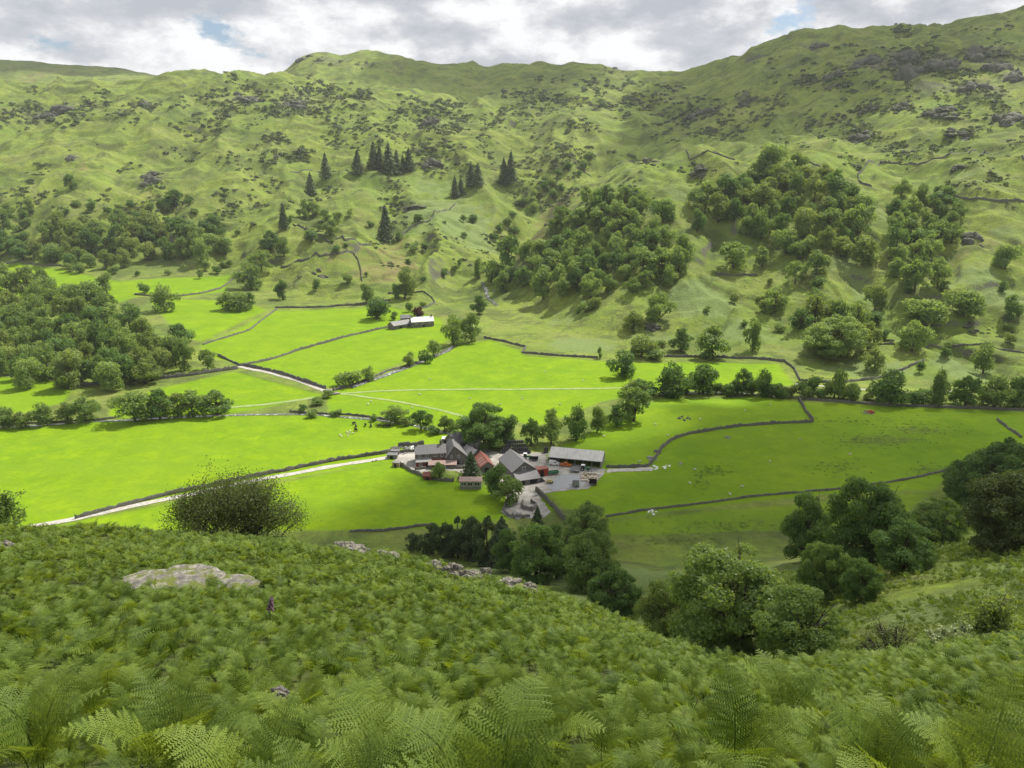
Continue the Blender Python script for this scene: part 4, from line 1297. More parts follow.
twiggy('hawthorn_thicket', 'bush', 'wide dark twiggy hawthorn thicket on the crest of the near hillside', 236, 48, 10.0, 5.4, 3, 'leaf_brown', 42000, .058, 95, 1.15)
twiggy('sapling', 'tree', 'thin leafy sapling on the crest at the left edge of the photo', 10, 48, 3.4, 3.2, 4, 'leaf', 2400, .085, 14, .8)
twiggy('bare_bush', 'bush', 'brown half bare bush behind the bracken on the right slope', 906, 34, 2.9, 2.5, 5, 'leaf_brown', 1500, .05, 26, 1.1)
twiggy('bush', 'bush', 'small green bush against the left side of the brown bare bush', 874, 34.5, 1.0, 1.3, 6, 'leaf', 1100, .05, 9, .9)
twiggy('rowan', 'tree', 'light green young tree at the right edge above the bracken', 1008, 38, 2.7, 3.3, 7, 'leaf_pale', 3800, .09, 18, 1.0)
twiggy('elder_bush', 'bush', 'whitish green bush in front of the young tree at the right edge', 972, 34, 3.0, 1.5, 8, 'flower', 2200, .08, 20, .8)
twiggy('low_bush', 'bush', 'low pale bush on the crest between the sapling and the farm road', 52, 52, 2.6, 1.0, 9, 'leaf', 1600, .07, 12, .8)

# ------------------------------------------------------------------ scrub on the far hills (uncountable)
rng = np.random.default_rng(77)
SC = [(40, 118, 45, 10, 90), (60, 110, 40, 8, 60), (148, 106, 18, 6, 50), (95, 102, 25, 6, 30), (90, 88, 30, 4, 15), (240, 97, 35, 12, 130), (300, 98, 40, 16, 190), (290, 108, 25, 10, 80), (340, 118, 20, 10, 60), (350, 95, 25, 6, 50),
      (375, 128, 16, 8, 40), (430, 118, 40, 14, 170), (410, 105, 25, 6, 40), (460, 128, 30, 10, 60), (390, 140, 10, 6, 15), (275, 138, 30, 5, 40), (200, 125, 30, 8, 30), (240, 122, 30, 8, 40), (300, 155, 30, 10, 70), (340, 145, 20, 8, 20),
      (425, 148, 25, 6, 50), (450, 145, 25, 6, 40), (430, 163, 18, 8, 50), (150, 182, 16, 9, 30), (250, 170, 40, 20, 25), (200, 150, 50, 15, 20), (180, 150, 60, 10, 12), (400, 185, 60, 15, 20), (320, 185, 20, 15, 20),
      (400, 205, 20, 8, 25), (560, 115, 50, 20, 130), (600, 90, 70, 16, 120), (530, 95, 20, 8, 60), (630, 100, 40, 14, 70), (580, 150, 40, 10, 70), (560, 160, 40, 8, 60), (660, 110, 30, 15, 70), (710, 112, 25, 12, 70), (700, 130, 40, 10, 40),
      (745, 105, 25, 14, 60), (740, 130, 25, 8, 40), (820, 80, 20, 10, 40), (880, 62, 40, 18, 150), (930, 65, 45, 18, 150), (985, 60, 30, 25, 120), (900, 90, 60, 14, 90), (980, 88, 30, 12, 60), (865, 107, 25, 5, 50), (900, 106, 20, 5, 40),
      (945, 112, 25, 6, 60), (1005, 118, 25, 8, 70), (965, 132, 25, 6, 50), (860, 135, 25, 7, 60), (800, 125, 30, 10, 40), (850, 120, 30, 10, 40), (905, 150, 25, 5, 50), (935, 150, 20, 5, 30), (1010, 142, 16, 5, 30), (790, 145, 30, 4, 20), (850, 162, 10, 3, 12),
      (545, 190, 25, 12, 50), (525, 200, 20, 15, 40), (560, 185, 30, 10, 40), (620, 190, 20, 8, 20), (640, 165, 12, 6, 20), (600, 205, 25, 8, 25), (490, 235, 10, 10, 15), (50, 195, 30, 15, 20), (110, 210, 50, 10, 40), (90, 165, 60, 20, 20),
      (170, 215, 50, 12, 40), (235, 215, 30, 12, 25), (400, 255, 40, 20, 25), (440, 230, 60, 15, 15), (470, 235, 40, 15, 20), (960, 170, 50, 12, 40), (1000, 190, 30, 15, 20), (690, 165, 12, 4, 15), (770, 90, 60, 25, 40), (500, 160, 40, 15, 30), (480, 110, 40, 8, 40),
      (250, 210, 20, 15, 30), (20, 200, 20, 15, 20), (700, 180, 20, 10, 15), (880, 340, 60, 8, 20), (960, 330, 50, 10, 15), (300, 225, 30, 8, 15), (270, 190, 20, 12, 25), (350, 60, 60, 4, 12), (900, 30, 80, 5, 30)]
PX, PY, DEN = [], [], []
for cx, cy, rx, ry, n in SC:
    nc_ = max(2, int(n / 6))
    ax, ay = rng.normal(cx, rx * .6, nc_), rng.normal(cy, ry * .6, nc_)
    j = rng.integers(0, nc_, int(n * 1.9))
    PX.append(ax[j] + rng.normal(size=len(j)) * 4.2); PY.append(ay[j] + rng.normal(size=len(j)) * 1.5)
PX.append(rng.uniform(-150, 1180, 140)); PY.append(rng.uniform(75, 270, 140))
PX = np.concatenate(PX); PY = np.concatenate(PY)
x, y, ok = fast_at(PX, PY)
jit = 6.0 * y / 1000
x = x + rng.normal(size=len(x)) * jit * .7; y = y + rng.normal(size=len(x)) * jit * 1.2
hm = lookup(HILL, x, y) > .5
x, y = x[hm], y[hm]
z = height(x, y)
Vs, Fs, Ts = [], [], []
nb = 34
for i in range(len(x)):
    dist = y[i]
    R = rng.uniform(.45, 1.5) ** 1.8 * dist / F * 1.3
    d = unit(rng, nb); d[:, 2] = np.abs(d[:, 2])
    Cn = np.array([x[i], y[i], z[i] - .1]) + d * R * np.array([1.35, 1.2, .85]) * (.55 + .45 * rng.random(nb))[:, None]
    nn = d + rng.normal(size=d.shape) * .4; nn /= np.linalg.norm(nn, axis=1)[:, None]
    V, Fq = leaves(Cn, nn, R * .36, rng, .75)
    Vs.append(V); Ts.append(np.full(len(V), rng.random()))
V = np.concatenate(Vs); T_ = np.concatenate(Ts)
tag(put('scrub', foliage_mesh('scrub', V, np.arange(len(V)).reshape(-1, 4), T_, M['scrub'])), 'dark juniper and gorse scrub scattered over the far hillsides', 'scrub', kind='stuff')


# ------------------------------------------------------------------ crags and outcrops
def rock_mesh(seed, sx, sy, sz, mat, n=3, amp=.32, squash=.5):
    import bmesh
    bm = bmesh.new()
    bmesh.ops.create_icosphere(bm, subdivisions=n, radius=1.0)
    co = np.array([v.co[:] for v in bm.verts])
    f = np.array([int(v) for v in (seed,)])[0]
    dsp = (perlin(co[:, 0] * 1.6 + f, co[:, 1] * 1.6 + co[:, 2] * 1.3, f) * amp
           + np.abs(perlin(co[:, 0] * 3.7 + co[:, 2] * 2, co[:, 1] * 3.7 + f, f + 1)) * amp * .6 + perlin(co[:, 0] * 8 + f, co[:, 2] * 8 + co[:, 1] * 5, f + 2) * amp * .22
           - np.exp(-np.abs(perlin(co[:, 0] * 2.6 + f, co[:, 1] * 2.2 - co[:, 2], f + 5)) * 22) * amp * .35)
    co = co * (1 + dsp)[:, None]
    # beds: step the top into ledges
    st = co[:, 2] * 4 + co[:, 0] * .8
    co[:, 2] += (np.round(st) - st) * .09
    for v, c in zip(bm.verts, co):
        v.co = (c[0] * sx, c[1] * sy, c[2] * sz)
    me = bpy.data.meshes.new('rock')
    bm.to_mesh(me); bm.free()
    for p in me.polygons: p.use_smooth = n == 4
    me.materials.append(mat)
    return me


CR = [(60, 113, 18, 7), (45, 117, 12, 5), (148, 105, 8, 4), (72, 158, 6, 4), (151, 184, 14, 8), (152, 175, 10, 4), (243, 98, 15, 6), (295, 106, 16, 7), (428, 126, 12, 7), (432, 165, 11, 6), (412, 208, 12, 4),
      (700, 114, 12, 7), (745, 104, 9, 4), (818, 46, 11, 6), (865, 65, 16, 11), (905, 56, 15, 9), (910, 75, 15, 12), (945, 65, 18, 9), (978, 55, 14, 8), (1000, 68, 16, 9), (975, 88, 14, 9), (1015, 80, 12, 10), (832, 78, 9, 8), (870, 108, 11, 4),
      (903, 108, 9, 5), (944, 112, 17, 5), (1008, 120, 18, 9), (860, 138, 12, 6), (960, 136, 14, 4), (305, 58, 10, 4), (650, 160, 8, 4), (698, 171, 9, 4), (320, 276, 9, 4), (855, 165, 6, 2.5), (958, 167, 7, 3), (552, 223, 7, 3), (975, 240, 12, 7), (650, 327, 9, 4), (972, 330, 8, 3)]
g = at([c[0] for c in CR], [c[1] for c in CR])
PLACE = ['far left hillside', 'left hillside', 'middle hillside', 'right hillside']
for i, ((px, py, w, h), p) in enumerate(zip(CR, g)):
    k = depth(p) / F
    rr = random.Random(i)
    VV, FF, nv = [], [], 0
    for b in range(9):
        a, q_ = rr.uniform(0, 6.28), rr.random() ** .5
        sx, sz = w * k * rr.uniform(.22, .5), h * k * rr.uniform(.3, .75)
        m1 = rock_mesh(200 + i * 11 + b, sx, sx * .8, sz, M['crag'], 3, .42)
        c = np.zeros(len(m1.vertices) * 3, np.float32); m1.vertices.foreach_get('co', c); c = c.reshape(-1, 3)
        x_, y_ = p[0] + math.cos(a) * q_ * w * k * .8, p[1] + math.sin(a) * q_ * w * k * .7
        c = c + np.array([x_ - p[0], y_ - p[1], height([x_], [y_])[0] - p[2] - sz * .3])
        f3 = np.array([pl.vertices[:] for pl in m1.polygons])
        VV.append(c); FF.append(f3 + nv); nv += len(c)
        bpy.data.meshes.remove(m1)
    o = put('crag', npmesh('crag', np.concatenate(VV), np.concatenate(FF), M['crag']), None, (p[0], p[1], p[2]))
    where = ('on the left hillside' if px < 250 else 'on the middle hillside' if px < 560 else 'on the far combe side' if px < 800 else 'in the cliffs of the right hillside')
    if p[1] < 900: where = 'among the lower slopes of the ' + ('left hill' if px < 480 else 'right spur')
    tag(o, 'dark weathered crag of bare rock ' + where, 'crag', 'crags ' + where)

for px, py, w, h, d, lb in [
    (355, 551, 26, 11, 41, 'grey mossy rock outcrop at the left of the row on the near crest'),
    (385, 556, 22, 9, 40, 'second mossy rock of the row on the near crest'),
    (345, 546, 20, 8, 43, 'yellow mossy hump behind the outcrop on the near crest'),
    (432, 565, 15, 8, 40, 'small rock with yellow moss midway along the near crest'),
    (452, 568, 16, 9, 39, 'pale rock midway along the near crest'),
    (472, 574, 17, 7, 38, 'sloping pale rock near the right end of the crest row'),
    (512, 582, 20, 6, 38, 'flat pale rock at the right end of the crest row'),
    (530, 586, 12, 6, 38, 'small grey rock beyond the flat pale rock on the crest'),
    (486, 570, 9, 5, 44, 'small dark boulder behind the crest row'),
    (152, 576, 44, 3, 24.6, 'pale flat rock slab showing through the bracken on the left'),
    (196, 577, 56, 3, 24.9, 'long grey rock slab right of the pale slab in the bracken'),
    (236, 579, 34, 2, 24.5, 'low rock ledge at the right end of the bracken slabs'),
    (5, 545, 14, 8, 33, 'rounded boulder in the bracken at the left edge'),
    (280, 690, 14, 6, 6.2, 'small grey stone deep in the bracken at the lower left'),
]:
    t, s = ray(px, py)
    p = np.array([t * d, d, 0.0]); gzv = height([p[0]], [p[1]])[0]
    zt = CAMZ + s * d
    k = depth([p[0], p[1], zt]) / F
    p[2] = max(gzv, zt - h * k * .5) - (.12 if h <= 3 else 0)
    o = put('rock_outcrop', rock_mesh(300 + px, w * k * .62, w * k * .5, h * k * .95, M['rock'], 5, .3 if h / w > .25 else .16), None, p)
    o.rotation_euler = (0, math.radians(8), RNG.uniform(-.5, .5))
    tag(o, lb, 'rock')

# ------------------------------------------------------------------ dry stone walls
def dry_wall(label, pts, h=1.3, w=0.75, mat='wallstone', name='dry_stone_wall', cat='stone wall', seed=0, step=1.1, rag=0.16, group=None):
    g = at([q[0] for q in pts], [q[1] for q in pts])
    p = resample(g[:, :2], step)
    n = len(p)
    d = np.gradient(p, axis=0); d /= np.linalg.norm(d, axis=1)[:, None] + 1e-9
    nn = np.stack([-d[:, 1], d[:, 0]], 1)
    rng = np.random.default_rng(seed + n)
    p = p + nn * (0.35 * perlin(np.arange(n) / 6.0, np.zeros(n) + seed, 61))[:, None]
    hh = h * (1 + rag * rng.normal(size=n)) * (1 + 0.25 * perlin(np.arange(n) / 9.0, np.zeros(n) + seed * 3.1, 62))
    hh = np.clip(hh, h * .35, h * 1.5)
    gz_ = height(p[:, 0], p[:, 1])
    prof = [(-w / 2, -.4), (-w * .36, 1.0), (0, 1.12), (w * .36, 1.0), (w / 2, -.4)]
    V = []
    for o, k in prof:
        j = rng.normal(size=n) * .05
        z = gz_ + (hh * k if k > 0 else k)
        V.append(np.stack([p[:, 0] + nn[:, 0] * (o + j), p[:, 1] + nn[:, 1] * (o + j), z], 1))
    V = np.concatenate(V)
    i = np.arange(n - 1); fs = []
    for c in range(len(prof) - 1):
        fs.append(np.stack([c * n + i, c * n + i + 1, (c + 1) * n + i + 1, (c + 1) * n + i], 1))
    caps = [np.array([[c * n for c in range(5)]]), np.array([[c * n + n - 1 for c in range(4, -1, -1)]])]
    o = put(name, npmesh(name, V, [np.concatenate(fs)] + caps, M[mat]))
    return tag(o, label, cat, group)


WALLS = [
    ('long dark stone wall along the upper side of the farm road', [(75, 519), (120, 507), (170, 494.5), (280, 472), (340, 460), (388, 453), (398, 449)], 1.4),
    ('short stone wall above the white rubble at the farm entrance', [(398, 447), (410, 446), (424, 444)], 1.6),
    ('stone wall between the entrance rubble and the farmhouse forecourt', [(400, 453), (415, 452)], 1.5),
    ('thin stone wall running up to the top wall in the left pasture', [(203, 345), (225, 338), (250, 330), (262, 320), (277, 309)], 1.1),
    ('stone wall sloping up from the track junction to the cottage', [(241, 366), (270, 360), (300, 350), (350, 336), (388, 327.5)], 1.4),
    ('short stone wall running up left from the track junction', [(218, 356), (230, 361), (241, 366)], 1.3),
    ('thick dark stone wall along the pale track down to the bridge', [(244, 366), (262, 369.5), (290, 377), (326, 389)], 1.7),
    ('beck side stone wall from the bridge up to the tall beck tree', [(333, 391), (350, 386), (373, 378), (386, 372), (408, 366), (430, 358), (447, 350)], 1.2),
    ('stone wall along the front of the left wood over the strip field', [(-40, 374), (0, 375.5), (40, 377), (75, 383)], 1.2),
    ('long thick stone wall in front of the trees right of the left wood', [(72, 387), (100, 385), (130, 383), (160, 379), (200, 374.5), (238, 369)], 1.9),
    ('stone wall along the top of the bright left pasture', [(275, 308), (300, 308), (330, 307), (365, 304), (390, 301)], 1.4),
    ('bent stone wall enclosing the bracken knoll', [(281, 267), (300, 261), (320, 257), (340, 254), (353, 252.5), (358, 260), (361, 270), (362, 281)], 2.0),
    ('stone wall crossing the hillside above the bracken knoll', [(293, 225), (306, 230), (322, 236), (345, 241), (371, 243.5)], 2.1),
    ('stone wall climbing the green hillside beside the lone tall conifer', [(385, 241), (405, 233), (430, 221), (455, 204)], 1.7),
    ('garden wall curving round behind the white cottage', [(388, 294), (405, 294), (425, 293), (432, 298), (435, 303), (428, 307), (421, 309)], 1.4),
    ('stepped stone wall along the upper edge of the bright centre field', [(484, 338), (505, 342), (526, 347.5), (522, 353), (545, 355), (575, 357), (598, 358.5)], 1.4),
    ('curved stone wall in the upper left pasture ending in the dark hedge trees', [(135, 295), (150, 296), (180, 296.5), (200, 294), (220, 289), (232, 280), (240, 272)], 1.4),
    ('stone wall round the right hand bright field and the bracken patch', [(664, 357), (700, 357.5), (750, 358.5), (785, 362), (795, 370), (800, 381), (818, 383), (840, 383), (880, 378), (905, 369), (924, 361)], 1.5),
    ('winding stone wall through the shaded field right of the open shed', [(606, 467.5), (630, 467.5), (648, 467), (655, 459), (661, 449), (672, 440), (690, 434), (715, 430), (740, 426.5), (780, 423.5), (812, 422.5)], 1.3),
    ('short stone wall joining the winding wall to the river bank', [(813, 422), (806, 412), (799, 400)], 1.5),
    ('rough bank with a ruined wall crossing the lower shaded field', [(606, 517), (640, 511), (700, 504), (760, 496), (850, 488), (905, 480), (950, 470)], .7),
    ('stone wall along the lower side of the gravel yard and pens', [(536, 491), (546, 500), (556, 511), (564, 520)], 1.7),
    ('low stone wall of the farmhouse garden', [(399, 465), (412, 472), (425, 478), (440, 481), (454, 481.5)], 1.4),
    ('garden wall in front of the pink roofed lean to', [(415, 470), (430, 468), (445, 468.5), (464, 468.5)], 1.0),
    ('loop of stone wall on the high shelf of the right spur', [(872, 187), (860, 183), (858, 174), (866, 165), (880, 163), (900, 165), (918, 165.5), (935, 159), (950, 154), (985, 150), (1024, 160)], 1.6),
    ('dark stone wall along the lower edge of the high shelf', [(948, 196), (970, 200), (1000, 202), (1040, 206)], 1.6),
    ('thin boundary wall along the top of the wooded spur', [(575, 162), (620, 164), (655, 158), (690, 160), (735, 160)], 1.1),
    ('stone wall along the foot of the left hillside wood', [(-40, 260), (0, 262), (40, 265), (62, 266)], 1.5),
    ('faint stone wall below the row of conifers', [(290, 172), (320, 171.5), (350, 173), (356, 175)], 1.2),
    ('slope wall on the terrace below the right hand woods', [(835, 345), (870, 345), (905, 345), (930, 345), (960, 346), (1030, 352)], 1.0),
    ('river bank wall along the top of the shaded right field', [(800, 399), (840, 402.5), (880, 405.5), (940, 408), (1040, 411)], 1.2),
    ('field wall left of the upper hill shelf running down into the wood', [(805, 158), (815, 165), (830, 175), (850, 184)], 1.0),
    ('short stone wall on the slope between the woods', [(715, 274), (735, 275.5), (757, 275.5)], 1.2),
    ('low wall along the river bank below the bright centre field', [(290, 412), (320, 414), (350, 415), (380, 418.5), (400, 423)], .9),
    ('low river wall left of the riverside clump', [(-40, 427), (0, 425), (40, 423), (100, 420), (118, 418)], .8),
    ('thin field wall along the right edge of the rushy field', [(997, 420), (1010, 430), (1022, 438)], .9),
    ('low wall at the edge of the plantation below the farm', [(350, 532), (385, 531), (415, 527), (432, 525)], .8),
]
for i, (lb, pts, h) in enumerate(WALLS):
    dry_wall(lb, pts, h, .8 + .1 * (h > 1.5), seed=i, mat='wallstone')


# ------------------------------------------------------------------ buildings
class Fr:
    """local frame: origin at the first ground pixel, x towards the second, y away from the camera"""
    def __init__(s, a, b):
        g = at([a[0], b[0]], [a[1], b[1]])
        s.p = g[0]; v = g[1] - g[0]
        s.L = float(np.hypot(v[0], v[1])); s.rz = math.atan2(v[1], v[0])
        s.z = float(min(g[0][2], g[1][2]))

    def root(s, name, dz=-.1):
        return empty(name, (s.p[0], s.p[1], s.z + dz), s.rz)


def openings(r, items, y=0.0):
    for it in items:
        x0, x1, z0, z1, kind = it[:5]
        if kind == 'window':
            m = MB(); t = .1
            m.box(x0, x1, y - .06, y + .02, z0 - .12, z0); m.box(x0, x1, y - .06, y + .02, z1, z1 + .12)
            m.box(x0, x0 + t, y - .06, y + .02, z0, z1); m.box(x1 - t, x1, y - .06, y + .02, z0, z1)
            m.box((x0 + x1) / 2 - .04, (x0 + x1) / 2 + .04, y - .05, y + .02, z0, z1)
            w = m.build('window', M['white'], r)
            MB().box(x0 + t, x1 - t, y - .03, y + .01, z0, z1).build('pane', M['glass'], w)
        else:
            MB().box(x0, x1, y - .05, y + .05, z0, z1).build('door', M[it[5] if len(it) > 5 else 'dark'], r)


def roof_slabs(r, L, D, eave, ridge, mat, side=True, ov=.35, th=.16, name='roof', rf=.5):
    m = MB()
    if side:                                 # ridge parallel to the front
        yr = D * rf
        k1 = (ridge - eave) / yr; k2 = (ridge - eave) / (D - yr)
        m.prism([(-ov, eave - ov * k1), (yr, ridge), (yr, ridge + th), (-ov, eave - ov * k1 + th)], -ov, L + ov, 'x')
        m.prism([(yr, ridge), (D + ov, eave - ov * k2), (D + ov, eave - ov * k2 + th), (yr, ridge + th)], -ov, L + ov, 'x')
    else:
        xr = L * rf
        k1 = (ridge - eave) / xr; k2 = (ridge - eave) / (L - xr)
        m.prism([(-ov, eave - ov * k1), (xr, ridge), (xr, ridge + th), (-ov, eave - ov * k1 + th)], -ov, D + ov, 'y')
        m.prism([(xr, ridge), (L + ov, eave - ov * k2), (L + ov, eave - ov * k2 + th), (xr, ridge + th)], -ov, D + ov, 'y')
    return m.build(name, M[mat], r)


def building(name, cat, label, a, b, D, eave, ridge, wall='stone', roof='slate', side=True, ops=(), rf=.5, chim=(), group=None):
    f = Fr(a, b); r = f.root(name); L = f.L
    m = MB()
    if side:
        m.prism([(0, -.5), (D, -.5), (D, eave), (D * rf, ridge - .02), (0, eave)], 0, L, 'x')
    else:
        m.prism([(0, -.5), (L, -.5), (L, eave), (L * rf, ridge - .02), (0, eave)], 0, D, 'y')
    m.build('wall', M[wall], r)
    rf_o = roof_slabs(r, L, D, eave, ridge, roof, side, rf=rf)
    openings(r, [tuple([o[0] * L, o[1] * L] + list(o[2:])) for o in ops])
    for fx, fy, hh in chim:
        x, y = fx * L, fy * D
        zb = eave + (ridge - eave) * (1 - abs(fy - rf) / .5 if side else 1 - abs(fx - rf) / .5) - .3
        c = MB().box(x - .45, x + .45, y - .4, y + .4, zb, zb + hh).box(x - .52, x + .52, y - .47, y + .47, zb + hh, zb + hh + .15)
        c.tube([(x - .2, y, zb + hh + .15), (x - .2, y, zb + hh + .6)], .12, 6); c.tube([(x + .2, y, zb + hh + .15), (x + .2, y, zb + hh + .6)], .12, 6)
        c.build('chimney', M['stone'], rf_o)
    tag(r, label, cat, group)
    return r, f


def lean_to(r, x0, x1, y0, y1, h0, h1, wall, roof, name='lean_to'):
    """mono-pitch part in front of a building (y0 < y1), low edge at y0"""
    o = MB().prism([(y0, -.5), (y1, -.5), (y1, h1), (y0, h0)], x0, x1, 'x').build(name, M[wall], r)
    k = (h1 - h0) / (y1 - y0)
    MB().prism([(y0 - .3, h0 - .3 * k + .01), (y1 + .0, h1 + .01), (y1, h1 + .14), (y0 - .3, h0 - .3 * k + .14)], x0 - .2, x1 + .2, 'x').build('roof', M[roof], o)
    return o


r, f = building('farmhouse', 'farmhouse', 'long slate roofed farmhouse with dark red lower wall and lean to roof', (416, 465.5), (446, 463.5), 7.0, 5.0, 7.6, 'stone', 'slate', True,
                [(.08, .18, 3.5, 4.5, 'window'), (.32, .42, 3.5, 4.5, 'window'), (.6, .7, 3.5, 4.5, 'window'), (.82, .92, 3.5, 4.5, 'window')], chim=[(.86, .5, 1.8), (.03, .5, 1.4)])
lt = lean_to(r, 0, f.L * .5, -2.2, -.02, 2.3, 3.1, 'redwall', 'slate_pale')
openings(lt, [(1.2, 2.4, .9, 2.0, 'window'), (4.0, 5.0, .1, 2.0, 'door', 'dark')], -2.2)
MB().box(f.L * .5 + .25, f.L, -.5, -.02, 0, 2.6).build('porch_wall', M['redwall'], r)
r, f = building('farmhouse_wing', 'house wing', 'tall gabled stone wing with its verge coloured pale as if lit, joined to the farmhouse', (446.5, 465.5), (467, 464), 12.0, 3.6, 8.2, 'stone', 'slate', False,
                [(.2, .3, 3.2, 4.2, 'window'), (.5, .62, .1, 2.1, 'door'), (.55, .65, 3.4, 4.3, 'window')], rf=.38, chim=[(.38, .85, 1.3)])
MB().prism([(f.L * .38, 8.35), (f.L + .4, 3.55), (f.L + .4, 3.8), (f.L * .38, 8.62)], -.5, -.2, 'y').build('verge', M['slate_pale'], r)  # pale slate puts the lit roof edge into the colour
building('stone_barn', 'barn', 'stone barn with slate roof behind the gabled farmhouse wing', (455, 452), (470, 449), 9, 3.8, 7.0, 'stone', 'slate', True, [(.4, .6, .1, 2.6, 'door')])
building('stone_barn', 'barn', 'tall slate roofed stone block with chimneys under the sycamore', (468.5, 454), (481, 453), 7, 5.6, 8.0, 'stone', 'slate', True,
         [(.2, .35, 3.2, 4.4, 'window'), (.6, .75, 3.2, 4.4, 'window'), (.42, .55, .1, 2.2, 'door')], chim=[(.12, .5, 1.5), (.9, .5, 1.5)])
r, f = building('red_roofed_shed', 'shed', 'shed with rust red corrugated roof and pale sheets between conifer and yard', (481, 474), (494, 472.5), 13, 3.0, 5.0, 'stone', 'rust', False, [(.3, .7, .1, 2.5, 'door')], rf=.55)
sk = MB()
for k in range(3):
    y0 = 1.2 + k * 2.6
    sk.add([(-.2 + .2, y0, 3.24), (f.L * .42, y0, 4.72), (f.L * .42, y0 + .7, 4.72), (0, y0 + .7, 3.24)], [(0, 1, 2, 3)])
sk.build('roof_sheets', M['pinkroof'], r)
building('farm_link', 'outbuilding', 'dark slate link building between the chimneyed block and the red roof', (471, 464), (483, 461), 8, 3.4, 5.6, 'stone', 'slate', False)
r, f = building('lean_to_shed', 'shed', 'low shed with pale pink roof in front of the farmhouse wing', (429, 469.2), (456, 468.4), 3.4, 1.9, 2.7, 'stone', 'pinkroof', True, [(.1, .2, .1, 1.7, 'door'), (.5, .62, .7, 1.5, 'window')], rf=.85)
r, f = building('timber_shed', 'shed', 'grey boarded shed with flat brown roof below the conifer', (460, 489.5), (481, 489.5), 4.2, 3.4, 3.9, 'timber_grey', 'pinkroof', True,
                [(.05, .3, 1.7, 2.9, 'window'), (.36, .6, 1.6, 2.9, 'window'), (.68, .95, 1.7, 2.9, 'window')], rf=.8)
building('garden_hut', 'hut', 'small brick hut with red roof at the garden wall corner', (423.5, 480), (431.5, 480.5), 2.8, 2.0, 3.0, 'redwall', 'rust', True, [(.35, .65, .1, 1.8, 'door')])
r, f = building('field_barn', 'barn', 'big slate roofed stone barn facing with its gable and front lean to', (512.5, 482), (536, 478.5), 15.5, 4.2, 7.8, 'stone', 'slate', False, [(.4, .55, 4.6, 5.6, 'window')], chim=[])
lt = lean_to(r, .3, f.L - .1, -4.6, -.02, 2.2, 4.0, 'stone', 'slate')
openings(lt, [(f.L * .15, f.L * .35, .1, 1.9, 'door'), (f.L * .55, f.L * .85, .1, 1.9, 'door')], -4.6)

# open fronted shed
f = Fr((549, 463.8), (601, 468.8)); r = f.root('open_shed'); L, D = f.L, 10.5
tag(r, 'long open fronted farm shed with grey corrugated roof', 'farm shed')
MB().box(0, L, D - .2, D, -.4, 3.6).build('rear_wall', M['timber_grey'], r)
for x0, x1 in ((0, .2), (L - .2, L)):
    MB().prism([(0, -.4), (D, -.4), (D, 3.55), (D * .6, 5.3), (0, 3.4)], x0, x1, 'x').build('side_wall', M['timber_grey'], r)
for k in range(7):
    x = .35 + k * (L - .7) / 6
    MB().box(x - .13, x + .13, .1, .36, -.4, 3.4).build('post', M['timber_grey'], r)
roof = MB(); nS = 44
for (ya, za, yb, zb) in ((-.6, 3.35, D * .6, 5.5), (D * .6, 5.5, D + .4, 3.6)):
    for k in range(nS):                        # corrugation: ridged strips
        xa = -.4 + (L + .8) * k / nS; xb = -.4 + (L + .8) * (k + 1) / nS; xm = (xa + xb) / 2
        roof.add([(xa, ya, za), (xm, ya, za + .09), (xm, yb, zb + .09), (xa, yb, zb)], [(0, 1, 2, 3)])
        roof.add([(xm, ya, za + .09), (xb, ya, za), (xb, yb, zb), (xm, yb, zb + .09)], [(0, 1, 2, 3)])
roof.build('roof', M['corr'], r)
MB().box(-.4, L + .4, -.62, -.5, 3.1, 3.33).build('gutter', M['timber_grey'], r)

# cottage across the valley
building('cottage_outbuilding', 'outbuilding', 'low stone outbuilding with pale grey roof left of the white cottage', (394, 330), (411.5, 326.5), 8, 3.2, 5.6, 'stone', 'slate_pale', True, [(.3, .45, .1, 2.2, 'door'), (.65, .75, 1.2, 2.2, 'window')])
r, f = building('white_cottage', 'cottage', 'cottage with slate roofs coloured white for their glint, beside a copper red tree', (412, 328), (434, 326), 7.5, 4.6, 7.6, 'stone', 'glint_white_slate', True,
                [(.15, .25, 2.8, 3.9, 'window'), (.45, .55, 2.8, 3.9, 'window'), (.75, .85, 2.8, 3.9, 'window'), (.5, .58, .1, 2.2, 'door')], chim=[(.06, .5, 1.5), (.94, .5, 1.5)])
MB().box(f.L - 5, f.L + 1.2, 7.52, 12, -.5, 5.2).build('rear_wing', M['white'], r)
building('small_barn', 'barn', 'small dark barn behind the low cottage outbuilding', (401, 321.5), (411, 320.5), 6, 2.8, 4.8, 'stone', 'slate', True, [(.4, .6, .1, 2.2, 'door')])
r, f = building('field_hut', 'hut', 'tiny stone bridge hut by the track junction at the beck', (327, 393.5), (332, 393), 2.5, 1.4, 2.0, 'stone', 'slate_pale', True)

# bridge over the beck
f = Fr((330, 396), (338, 394.5)); r = f.root('stone_bridge', 0.0)
m = MB(); n = 10; L = f.L; top = []
for k in range(n + 1):
    x = -1.5 + (L + 3) * k / n
    top.append((x, 1.0 - .5 * ((k / n - .5) * 2) ** 2))
m.prism([(-1.5, -.6)] + [(L + 1.5, -.6)] + [(x, z) for x, z in reversed(top)], 0, .4, 'y')
m.build('parapet', M['stone'], r)
MB().prism([(-1.5, -.6), (L + 1.5, -.6), (L + 1.5, .35), (-1.5, .35)], .42, 3.4, 'y').build('deck', M['gravel'], r)
m = MB(); m.prism([(-1.5, -.6)] + [(L + 1.5, -.6)] + [(x, z) for x, z in reversed(top)], 3.42, 3.8, 'y'); m.build('parapet', M['stone'], r)
tag(r, 'small stone bridge carrying the track over the beck', 'bridge')

